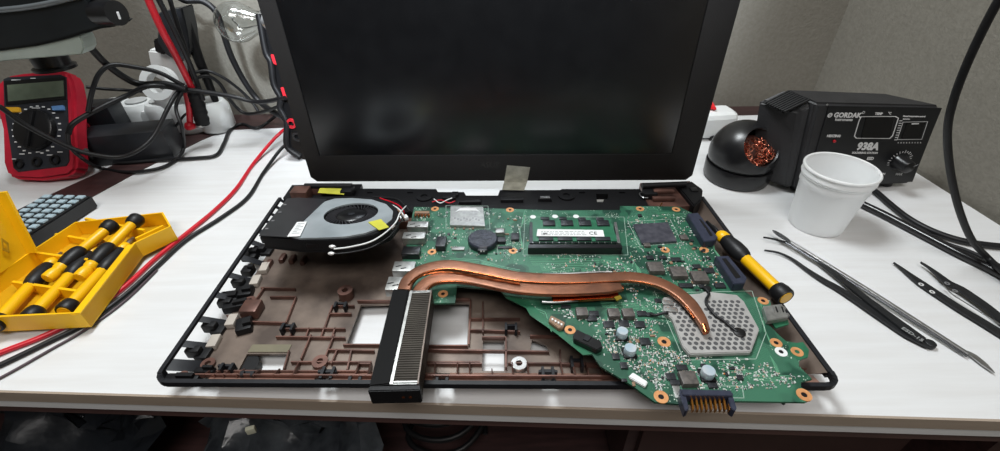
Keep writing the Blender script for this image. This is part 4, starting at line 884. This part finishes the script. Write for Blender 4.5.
# black clamp meter behind the display
t = thing('clamp_meter', 'black rugged meter with red accents standing behind the laptop display at left', 'multimeter', at(296, 158, 0))
n2 = (V((0, -1, 0)) * math.cos(.25) + UZ * math.sin(.25)).normalized(); o2 = at(300, 160, .0005)
def cp2(x, y, d_=0): return hit(x, y, o2 + n2 * d_, n2)
obj('case', B().prism([cp2(x, y) for x, y in ((257, 12), (262, 8), (268, 6), (330, 4), (342, 150), (336, 159), (304, 160), (290, 155), (284, 146), (284, 126), (279, 112), (275, 90), (268, 70), (263, 50))], -n2 * .03, bevel=.002), BLACKG, t)
obj('grip_edge', B().tube([cp2(x, y, .001) for x, y in ((259, 14), (266, 52), (271, 62), (274, 84), (281, 98), (280, 108), (287, 122), (287, 146), (300, 157))], .0035, 10, 4), RUBBER, t)
for x, y in ((273, 60), (283, 93)):
    obj('red_button', B().prism([cp2(x - 3, y - 6, .004), cp2(x + 5, y - 3, .004), cp2(x + 6, y + 6, .004), cp2(x, y + 4, .004)], -n2 * .005, bevel=.0008), mat('button_red', (214, 40, 52), .35), t, 'red button')
for (x, y), m in (((292, 123), REDW), ((298, 136), BLACKG)): obj('jack', B().ring(cp2(x, y, .0005), .003, .0055, .003, frame(V((1, 0, 0)), UZ)), m, t)
# ================================================================== cables on the left
def ca(pts, r, label, m=RUBBER): cable('power_cable', [aty(x, y, Y_) if Y_ > .1 else at(x, y, Y_) for x, y, Y_ in pts], r, m, label)
ca([(-30, 92, .38), (0, 107, .385), (24, 124, .39), (60, 143, .395), (86, 153, .40), (118, 157, .41), (140, 149, .42), (155, 134, .44), (168, 108, .46), (178, 92, .48), (190, 84, .50), (188, 60, .50), (176, 20, .50), (164, -20, .50)], .0022, 'black cable crossing the face of the red multimeter then looping up to the bundle')
ca([(68, 134, .415), (74, 123, .42), (100, 108, .44), (126, 96, .46), (150, 86, .47), (182, 89, .485), (230, 96, .49), (258, 102, .49), (285, 98, .47)], .0025, 'thick black cable sweeping from the multimeter to the black meter behind the display')
ca([(84, 40, .45), (104, 62, .46), (124, 77, .47), (140, 84, .475), (165, 84, .48), (186, 90, .48)], .0034, 'thick black cable leaving the lamp head downwards right')
ca([(88, 112, .43), (92, 92, .44), (99, 74, .45), (112, 65, .46), (134, 67, .47), (160, 73, .48), (184, 86, .485)], .0022, 'black cable arching beside the multimeter right edge')
ca([(68, 134, .405), (70, 146, .4), (82, 158, .4), (100, 168, .003), (130, 172, .003), (160, 168, .003), (178, 158, .003), (184, 146, .01), (182, 128, .46), (176, 108, .47), (182, 92, .48)], .0018, 'black cable looping on the desk below the power brick')
ca([(86, 150, .41), (96, 160, .003), (120, 163, .003), (160, 160, .003), (196, 158, .003), (216, 155, .003), (224, 143, .003), (230, 130, .003), (242, 124, .003), (256, 128, .003), (268, 122, .004), (280, 112, .02)], .0019, 'black cable running on the desk toward the black meter')
ca([(170, -10, .54), (184, 0, .54), (202, 1, .545), (216, 12, .545), (223, 32, .545), (232, 58, .545), (246, 84, .545), (262, 104, .54), (284, 118, .50)], .0034, 'thick black cable curving down in front of the back wall')
ca([(196, 72, .53), (208, 71, .535), (224, 78, .54), (240, 90, .545), (252, 102, .545), (260, 114, .54)], .0018, 'thin cable, upper one of the two arcs against the wall')
ca([(196, 78, .53), (208, 76, .535), (220, 84, .54), (230, 100, .54), (244, 113, .54), (262, 112, .53), (280, 106, .50)], .0020, 'thin cable, lower one of the two arcs against the wall')
ca([(86, 87, .50), (106, 89, .51), (124, 90, .52), (150, 92, .52)], .0018, 'short cable passing behind the multimeter to the white plug')
ca([(176, 126, .50), (186, 114, .50), (194, 116, .50), (199, 124, .495)], .0014, 'short thin lead at the foot of the red probe')
cable('test_lead', [aty(x, y, Y_) for x, y, Y_ in ((143, -14, .46), (152, 8, .465), (163, 32, .47), (176, 56, .48), (188, 80, .49), (194, 92, .494))], .0034, REDW, 'thick red lead coming down from the top edge of the photo', 'cable')
cable('test_lead', [aty(x, y, Y_) for x, y, Y_ in ((152, -14, .47), (162, 6, .475), (176, 34, .48), (188, 60, .49), (196, 80, .495), (203, 100, .497))], .0026, RUBBER, 'black lead running close beside the thick red lead', 'cable')
# ================================================================== power strip, right
t = thing('power_strip', 'white power strip with a red rocker switch behind the display at right', 'power strip', at(712, 130, 0))
wp = at(710, 122, .017)
obj('housing', B().box((wp.x, wp.y, .017), (.055, .034, .033), .1, .012, 4), WHITEP, t)
obj('end_knob', B().lathe([(0, 0), (.005, 0), (.0055, .004), (0, .007)], at(735, 124, .012), seg=18), WHITEP, t)
sp = at(707, 104, .038)
obj('rocker_switch', B().prism([at(x, y, .035) for x, y in ((702, 108), (705, 102.5), (712, 103.5), (716, 110.5))], (0, 0, .003), bevel=.0006), mat('rocker_red', (220, 28, 36), .3), t, 'red rocker switch')
cable('power_cable', [at(680, 116, .004), at(694, 124, .004), at(704, 131, .004), at(716, 140, .004), at(740, 152, .004), at(762, 160, .004), at(775, 166, .004), at(790, 176, .004)], .003, RUBBER, 'thick cable passing behind the black tip cleaner ball')
# ================================================================== brass-wool ball
bc0 = at(738, 167, .012); bc0.z = 0; br_ = 31.4 / pscale(bc0 + V((0, 0, .015)))
t = thing('tip_cleaner', 'black ball-shaped soldering tip cleaner holding copper wool', 'tip cleaner', bc0)
obj('base', B().lathe([(0, .001), (br_ * .94, .001), (br_ * .98, .003), (br_ * 1.0, .017), (br_ * .985, .018), (0, .018)], bc0, seg=48), mat('ball_black', (22, 22, 24), .3), t)
vd_ = (bc0 + V((0, 0, .025)) - CAM).normalized(); vr_ = vd_.cross(UZ).normalized(); dD = (-vd_ * .80 + vr_ * .55 + vr_.cross(vd_) * .30).normalized(); sM = frame(dD.cross(UZ), UZ.cross(dD).cross(dD)); 
sM = frame(UZ.cross(dD), dD.cross(UZ.cross(dD)))
sc_ = bc0 + V((0, 0, .029)); bm_r = br_ * .995; a0 = math.radians(36)
pr = [(bm_r * math.sin(a), bm_r * math.cos(a)) for a in [a0 + (math.pi - a0) * k / 30 for k in range(31)]]
pr[-1] = (0, -bm_r)
pi_ = [(r * .95, z * .95) for r, z in pr[:-6]][::-1]
sb = B().lathe(pi_ + pr, sc_, sM, 48)
for v in sb.bm.verts:
    if v.co.z < .0186: v.co.z = .0186
dome = obj('dome', sb, mat('ball_black', (22, 22, 24), .3), t, smooth=80)
rnd = random.Random(3); b = B()
mc = sc_ + dD * bm_r * .58; mr = bm_r * .56
ux, uy = UZ.cross(dD).normalized(), dD.cross(UZ.cross(dD)).normalized()
for k in range(190):
    a = rnd.uniform(0, 6.28); rr = mr * math.sqrt(rnd.random()) * .95; u0, v0 = rr * math.cos(a), rr * math.sin(a)
    v0 = v0 * .8 - mr * .2
    p = mc + ux * u0 + uy * v0 + dD * rnd.uniform(-.010, .004) * (1 - .5 * (v0 > 0)); pts = []
    ph_ = rnd.uniform(0, 6.28); ax1 = V([rnd.gauss(0, 1) for _ in range(3)]).normalized(); ax2 = ax1.orthogonal().normalized(); ax3 = ax1.cross(ax2); cr = rnd.uniform(.0015, .003)
    for s in range(9): pts.append(p + (ax2 * math.cos(ph_ + s) + ax3 * math.sin(ph_ + s)) * cr + ax1 * (s - 4) * .0005)
    b.tube(pts, (.0005, .00012), 4, 2, up=ax1)
o = obj('copper_wool', b, mat('wool_copper', (236, 158, 132), .25, .85, col2=(190, 104, 80), nscale=600), t, smooth=0); o['kind'] = 'stuff'
obj('wool_core', B().lathe([(0, mr * .45), (mr * .6, mr * .3), (mr * .85, 0), (mr * .7, -mr * .5), (0, -mr * .7)], mc - dD * .007, sM, 20), mat('wool_dark', (60, 26, 18), .6), t)
# ================================================================== soldering station
F0 = at(796, 190, .006); F1 = at(914, 184, .006); fd_ = (F1 - F0).normalized(); fdz = (V((fd_.x, fd_.y, 0))).normalized()
fn = (UZ.cross(fdz)); pnm = (-fn * math.cos(.10) + UZ * math.sin(.10)).normalized()   # front plane leaning back
TR_ = hit(945, 106, F1, pnm); TL_ = hit(817, 103, F0, pnm)
TBL = at(784, 89, TL_.z + .001); TBR = at(884, 93, TR_.z + .001)
dBL = TBL - TL_; dBR = TBR - TR_
st = thing('soldering_station', 'black boxy soldering station with printed control panel in front of the right wall', 'soldering station', zz((F0 + F1) / 2, 0))
STB = mat('station_black', (36, 36, 38), .5, col2=(42, 42, 44), nscale=60, bump=.25, bscale=900)
G0 = at(787, 186, .004); 
left_top = at(806, 92, TL_.z); 
K0 = F0 + V((dBL.x, dBL.y, 0)); K1 = F1 + V((dBR.x, dBR.y, 0))
obj('case', B().hexa([F0, F1, K1, K0], [TL_, TR_, TBR, TBL], .0025), STB, st)
# vented left shoulder
SL = at(762, 108, TL_.z - .02)
wl = [F0, TL_, TBL, K0]
ofs = -fdz * .022
obj('side_shoulder', B().hexa([F0 - fn * -.004 + ofs * .3, F0 + fn * .004, K0, K0 + ofs], [TL_ + fn * .006 + ofs * .35 - UZ * .010, TL_ + fn * .004, TBL, TBL + ofs - UZ * .010], .0025), STB, st)
for i in range(9):
    t0 = .10 + i * .085
    p = (TL_ + fn * .004).lerp(TBL, t0) - UZ * .0015; q2 = p + ofs * .95 - UZ * .0105
    obj('vent_slot', B().tube([p + UZ * .0018 + ofs * .08, q2 + UZ * .0018], .0013, 6, 0), BLACKG, st)
def sp_(x, y, d_=.0): return hit(x, y, F0 + pnm * d_, pnm)
panel = obj('front_panel', B().prism([sp_(x, y, .0010) for x, y in ((829, 106), (942, 108), (912, 181), (806, 186))], -pnm * .0015), mat('panel_black', (20, 21, 24), .35), st, 'black printed front panel', smooth=0)
PX = (sp_(940, 108) - sp_(829, 106)).normalized(); PM = frame(PX, UZ)
if (PM @ UZ).dot(pnm) < 0: PM = frame(PX, UZ)
pup = (sp_(829, 106) - sp_(806, 186)).normalized(); PT = Matrix((PX, pup, pnm)).transposed()
def ptext(s, x, y, px_h, al='LEFT', m=WHITEINK, sh=0, bold=.0001):
    p = sp_(x, y, .0012); return text('lettering', s, p, PT, px_h / pscale(p) * 1.4, m, panel, al, .00006, sh, bold)
ptext('GORDAK', 834, 115.2, 4.9, bold=.00025); ptext('Instruments', 835, 119.6, 2.8)
obj('emblem', B().ring(sp_(830, 115.2, .0012), .0012, .0022, .0001, PM, 20), WHITEINK, panel); obj('emblem', B().box(sp_(830, 115.2, .0013), (.0036, .0007, .0002), PM @ Matrix.Rotation(.7, 3, 'Z')), WHITEINK, panel)
obj('emblem', B().ring(sp_(863.5, 112.6, .0012), .0009, .0012, .0001, PM, 16), WHITEINK, panel)
ptext('HEATING', 827, 136, 2.4, bold=.0002); ptext('TEMP', 875, 113.8, 2.4, bold=.0002); ptext('°C', 888, 113.4, 2.4)
ptext('938A', 857, 146.6, 7.6, sh=.1, bold=.0005); ptext('SOLDERING STATION', 852, 152.8, 2.0); ptext('ESD', 867, 158.6, 3.0, bold=.0002)
ptext('MIN', 880, 174.0, 2.2); ptext('MAX', 895.5, 174.3, 2.4, bold=.0001)
obj('indicator', B().cyl(sp_(834, 141, .0010), .0013, .0012, PM, 14), mat('led_red', (190, 30, 40), .3), panel, 'small red indicator')
def rrect(pts, w_, name, m=WHITEINK):
    out = [sp_(x, y, .0013) for x, y in pts]; c_ = sum(out, V()) / len(out); inn = [p + (c_ - p).normalized() * w_ for p in out]
    return obj(name, B().prism(out, -pnm * .0002, [inn]), m, panel, smooth=0)
rrect([(859, 120), (861, 116.5), (896, 116.2), (899, 118), (893, 136), (890, 138.8), (856, 138.5), (854, 136.5)], .0009, 'display_outline')
obj('display_window', B().prism([sp_(x, y, .0014) for x, y in ((866, 117.5), (894, 117.2), (890, 137.5), (861, 138))], -pnm * .0003), mat('window_black', (10, 11, 14), .12), panel, smooth=0)
rrect([(903, 122), (928, 121.5), (922, 139.5), (897, 139.8)], .0005, 'card_outline')
obj('card_window', B().prism([sp_(x, y, .0014) for x, y in ((907, 123), (925.5, 122.7), (920.5, 138), (901.5, 138.5))], -pnm * .0003), mat('window_black', (10, 11, 14), .12), panel, smooth=0)
obj('card_slit', B().prism([sp_(x, y, .0017) for x, y in ((912, 123.4), (919, 123.2), (918.6, 124.2), (911.6, 124.4))], -pnm * .0002), WHITEINK, panel)
ptext('Manual temperature control', 903, 116.2, 1.5); ptext('Instruction', 903, 119.0, 1.2)
b = B()
for i in range(9):
    t0 = i / 8; x, y = 902.5 - 5 * t0, 120.5 + 19 * t0; b.prism([sp_(x - 3, y, .0013), sp_(x, y, .0013), sp_(x - .2, y + .7, .0013), sp_(x - 3.2, y + .7, .0013)], -pnm * .0001)
for i in range(9):
    x = 898 + i * 2.8; b.prism([sp_(x, 142.2, .0013), sp_(x + .7, 142.2, .0013), sp_(x + .5, 143.4, .0013), sp_(x - .2, 143.4, .0013)], -pnm * .0001)
obj('scale_marks', b, WHITEINK, panel, smooth=0)
kc = sp_(899, 161.5, .001); kr = 8.5 / pscale(kc)
knb = obj('temperature_knob', B().lathe([(kr, 0), (kr, .001), (kr * .82, .003), (kr * .72, .012), (kr * .6, .013), (0, .013)], kc, PM, 32), BLACKG, st, 'round black temperature knob')
obj('knob_mark', B().box(kc + PM @ V((kr * .5, kr * .35, .0132)), (kr * .5, .0006, .0003), PM @ Matrix.Rotation(.6, 3, 'Z')), GREYINK, knb)
b = B()
for i in range(21):
    a = math.radians(-50 + i * 14); L = kr * (.22 if i % 2 else .34)
    b.box(kc + PM @ V((math.cos(a) * kr * 1.28, math.sin(a) * kr * 1.28, .0003)), (L, .00045, .0002), PM @ Matrix.Rotation(a, 3, 'Z'))
obj('dial_marks', b, WHITEINK, panel, smooth=0)
for x, y in ((806, 193), (894, 187.5)): obj('foot', B().cyl(zz(at(x, y, .003), .0008) + fn * .012, .007, .006), RUBBER, st)
obj('screw', B().cyl(sp_(827, 104.7, .0003), .0008, .0006, PM, 10), SILVER, st)
# ================================================================== white cup
cb = at(814.5, 223.5, 0); ctop = aty(841, 167, cb.y); hh = ctop.z; rb = 24.2 / pscale(cb); rt = 34 / pscale(cb + UZ * hh)
cup = thing('plastic_cup', 'white plastic cup standing in front of the soldering station', 'cup', cb)
CUPM = mat('cup_white', (232, 234, 235), .35, col2=(234, 236, 237)); CUPM.node_tree.nodes['Principled BSDF'].inputs['Subsurface Weight'].default_value = .9; CUPM.node_tree.nodes['Principled BSDF'].inputs['Subsurface Radius'].default_value = (1, 1, 1); CUPM.node_tree.nodes['Principled BSDF'].inputs['Subsurface Scale'].default_value = .004
rl = lambda t_: rb + (rt * .95 - rb) * t_
obj('cup_body', B().lathe([(0, .001), (rb * .93, .001), (rb * .97, 0), (rb, .002), (rl(.70), hh * .70), (rl(.72) + .0008, hh * .72), (rl(.83), hh * .83), (rt * .965, hh * .845), (rt * .955, hh * .86), (rt * .985, hh * .875), (rt * .96, hh * .93), (rt * .96, hh * .97), (rt * .92, hh * .97), (rl(.84) * .95, hh * .85), (rl(.1) * .95, .004), (0, .004)], cb, seg=56), CUPM, cup)
obj('rim', B().lathe([(rt * .93, hh * .965), (rt * .995, hh * .96), (rt * 1.0, hh * .985), (rt * .97, hh), (rt * .93, hh * .99), (rt * .93, hh * .965)], cb, seg=56), CUPM, cup)
# ================================================================== tweezers and pick
TW = mat('tweezer_black', (34, 35, 37), .45, .3, col2=(40, 41, 43), nscale=200)
t = thing('tweezers', 'black curved-tip tweezers marked ESD-15 lying in front of the steel spatula', 'tweezers', at(880, 320, 0))
for nm, pts, ws, z in (('lower', [(764, 251), (778, 253.5), (792, 260), (806, 270), (822, 280.5), (842, 292), (877, 315.5), (905, 334), (918, 341), (929, 347)], [.3, .9, 1.5, 2.6, 4.2, 5.2, 6.2, 6.8, 6.6, 5.0], .0016),
                       ('upper', [(763, 238), (776, 240.5), (790, 245), (804, 253), (818, 262), (840, 279), (866, 300), (886, 315), (905, 329), (922, 341)], [.3, .9, 1.5, 2.4, 3.6, 4.6, 5.4, 6.2, 6.8, 6.0], .0034)):
    P_, W_ = smooth2(pts, ws); obj('arm', ribbon(B(), P_, W_, z, .0016), TW, t)
e0_ = at(928, 346, .0004)
obj('joined_end', B().lathe([(0, 0), (.0032, 0), (.0034, .0006), (.0033, .0032), (.0028, .0036), (0, .0036)], e0_, seg=20), TW, t)
ta, tb = at(896, 321, .0052), at(925, 339.5, .0052); tx = (tb - ta).normalized(); ty = UZ.cross(tx)
text('lettering', 'ESD-15', at(902, 327.5, .00525), frame(tx, ty), .0042, mat('etch_grey', (150, 152, 152), .5), t, 'LEFT', .00005, 0, .0001)
t = thing('metal_spatula', 'long bright steel spatula with spoon end beside the curved tweezers', 'spatula', at(880, 300, 0))
P_, W_ = smooth2([(787, 240), (820, 260), (870, 291), (920, 323), (968, 354)], [2.0, 2.6, 2.8, 2.6, 2.4])
obj('shaft', B().tube([at(x, y, .0058 - .003 * i / len(P_)) for i, (x, y) in enumerate(P_)], (.0013, .0009), 10, 0, up=UZ), SILVER, t)
obj('shaft_ridge', B().tube([at(x - 1, y + 2.6, .0052 - .003 * i / len(P_)) for i, (x, y) in enumerate(P_)], .0006, 8, 0), mat('steel_dark', (120, 122, 125), .25, .9), t)
sp0 = at(781, 236.5, .0065); sx = (at(790, 242, .0065) - at(773, 231, .0065)).normalized()
b = B().lathe([(0, -.0008), (.5, -.0006), (.86, 0), (1, .0008), (.9, .0007), (.5, 0), (0, -.0001)], (0, 0, 0), seg=24)
Ms = frame(sx, UZ.cross(sx))
for v in b.bm.verts: v.co = Ms @ V((v.co.x * .0088, v.co.y * .0026, v.co.z)) + sp0
obj('spoon', b, mat('steel_dark', (120, 122, 125), .25, .9), t)
P_, W_ = smooth2([(966, 352), (974, 357), (984, 365), (994, 373.5)], [2.0, 4.2, 3.8, .4]); obj('blade', ribbon(B(), P_, W_, .0015, .0008), SILVER, t, 'pointed blade')
t = thing('tweezers', 'black tweezers with round rivets at the right edge of the photo', 'tweezers', at(980, 320, 0))
arms = (('front', [(893, 263.5), (902, 270), (911, 277), (922, 285), (940, 297), (960, 310), (980, 322), (1001, 335), (1040, 360), (1085, 388)], [.5, 2.0, 4.2, 6.2, 6.4, 6.6, 6.8, 7.0, 7.2, 7.2], .0014, [(921, 284.5), (932, 292)]),
        ('rear', [(920, 263), (929, 269), (938, 276), (948, 284), (960, 290), (972, 298), (986, 308), (1003, 322), (1040, 352), (1085, 388)], [.5, 2.0, 4.0, 6.0, 6.6, 6.8, 6.8, 6.8, 7.0, 7.0], .0032, [(947, 283.5), (955, 291)]))
for nm, pts, ws, z, rv in arms:
    P_, W_ = smooth2(pts, ws, 3); a_o = obj('arm', ribbon(B(), P_, W_, z, .0016), TW, t)
    for x, y in rv: obj('rivet', B().ring(at(x, y, z + .0016), .0009, .0017, .0003, seg=16), WHITEINK if nm == 'front' else GREYINK, a_o)
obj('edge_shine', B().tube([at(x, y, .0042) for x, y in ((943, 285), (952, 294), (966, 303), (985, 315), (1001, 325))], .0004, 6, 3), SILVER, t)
obj('joined_end', B().box(at(1085, 388, .003), (.014, .008, .005), -.5, .001), TW, t)
# ================================================================== cables right
cable('power_cable', [at(1040, 300, .005), at(1006, 274, .010)] + [aty(x, y, Y_) for x, y, Y_ in ((988, 258, .262), (972, 240, .264), (960, 212, .266), (952, 180, .268), (948, 150, .27), (948, 125, .27), (953, 102, .27), (962, 76, .27), (975, 46, .27), (992, 12, .27), (1010, -20, .27), (1040, -80, .27))], .0023, RUBBER, 'thick black cable hanging in an arc at the right edge of the photo')
cable('power_cable', [at(x, y, .0035) for x, y in ((862, 184), (876, 192), (890, 204), (908, 218), (930, 230), (955, 239), (980, 244), (1010, 247), (1040, 248))], .0026, RUBBER, 'black cable behind the cup, rearmost of those lying on the desk at right')
cable('power_cable', [at(x, y, .0038) for x, y in ((842, 195), (860, 203), (885, 215), (910, 228), (935, 241), (960, 254), (985, 266), (1015, 282), (1040, 296))], .0032, mat('cable_glossy', (26, 25, 27), .22), 'glossy thick black cable lying on the desk nearest the tweezers')
cable('power_cable', [at(x, y, .0030) for x, y in ((925, 232), (945, 243), (968, 251), (992, 262), (1020, 277))], .0016, RUBBER, 'thin black cable lying against the glossy thick cable')
# crumbs on the desk
for x, y, lb_ in ((214, 222, 'tiny dark crumb on the desk left of the fan'), (783, 404, 'tiny dark speck on the desk near the front edge')):
    tag(obj('crumb', B().lathe([(0, 0), (.0009, .0002), (.001, .0007), (0, .0012)], at(x, y, .0002), seg=8), BLACK, None, loc=at(x, y, 0)), lb_, 'crumb')
# ================================================================== under the desk
sh = -.238
def us(x, y, Y_): return aty(x, y, Y_)
rnd = random.Random(9)
BAG = mat('bag_film', (110, 116, 122), .18, col2=(60, 64, 70), nscale=30, bump=.9, bscale=60)
def sheet(name, pts, amp, label, cat, m):
    b = B(); t = bmesh.new(); n = 14; rows = []
    c0, c1, c2, c3 = pts
    for i in range(n + 1):
        rows.append([t.verts.new(c0.lerp(c1, j / n).lerp(c3.lerp(c2, j / n), i / n) + V((rnd.gauss(0, amp), rnd.gauss(0, amp) + .02 * math.sin(3 * i / n * math.pi), rnd.gauss(0, amp) + .02 * math.sin(j / n * 2.5 * math.pi)))) for j in range(n + 1)])
    for i in range(n):
        for j in range(n): t.faces.new((rows[i][j], rows[i][j + 1], rows[i + 1][j + 1], rows[i + 1][j]))
    g = bmesh.ops.solidify(t, geom=t.faces[:], thickness=.0008); b.merge(t)
    return tag(obj(name, b, m, None, smooth=30, loc=zz((c0 + c2) / 2, sh)), label, cat)
sheet('plastic_bag', [V((-.30, .20, sh + .03)), V((-.12, .20, sh + .03)), V((-.14, .36, sh + .12)), V((-.30, .36, sh + .10))], .004, 'shiny crumpled plastic bag on the dark shelf below the desk at left', 'bag', BAG)
sheet('plastic_bag', [V((-.52, .22, sh + .03)), V((-.34, .20, sh + .03)), V((-.36, .36, sh + .08)), V((-.54, .36, sh + .10))], .004, 'dull dark plastic bag at the far left below the desk', 'bag', mat('bag_dark', (50, 54, 60), .3, bump=.8, bscale=60))
for cx_, cy_, r_, m, lb_ in ((-.06, .26, .04, RUBBER, 'coil of black cable below the desk near the middle'), (-.10, .33, .035, mat('cable_blue', (24, 36, 110), .35), 'coil of blue cable below the desk')):
    pts = [V((cx_ + r_ * math.cos(k * .5) * (1 + .1 * math.sin(k)), cy_ + r_ * .8 * math.sin(k * .5), sh + .006 + k * .0022)) for k in range(50)]
    cable('cable_coil', pts, .003, m, lb_, 'cable', sm=2)
tag(obj('paper_tag', B().box(us(251, 430, .17), (.006, .003, .006), .3, .0006), mat('tag_pale', (190, 190, 170), .6), None, loc=us(251, 430, .17)), 'small pale square tag on the dark rail below the desk', 'tag')
du = thing('drawer_unit', 'dark brown drawer unit below the desk at the right', 'drawer unit', V((.2, .3, sh)))
obj('carcass', B().box((.24, .34, -.13), (.26, .26, .19), LANG * 0, .001), DARKWOOD, du)
obj('drawer_front', B().box((.24, .207, -.13), (.24, .006, .16), 0, .001), mat('drawer_brown', (64, 44, 42), .4), du)
obj('drawer_handle', B().tube([V((.22, .205, -.10)), V((.225, .197, -.10)), V((.255, .197, -.10)), V((.26, .205, -.10))], .003, 8, 4), mat('handle_brass', (190, 150, 70), .3, .8), du, 'brass handle')
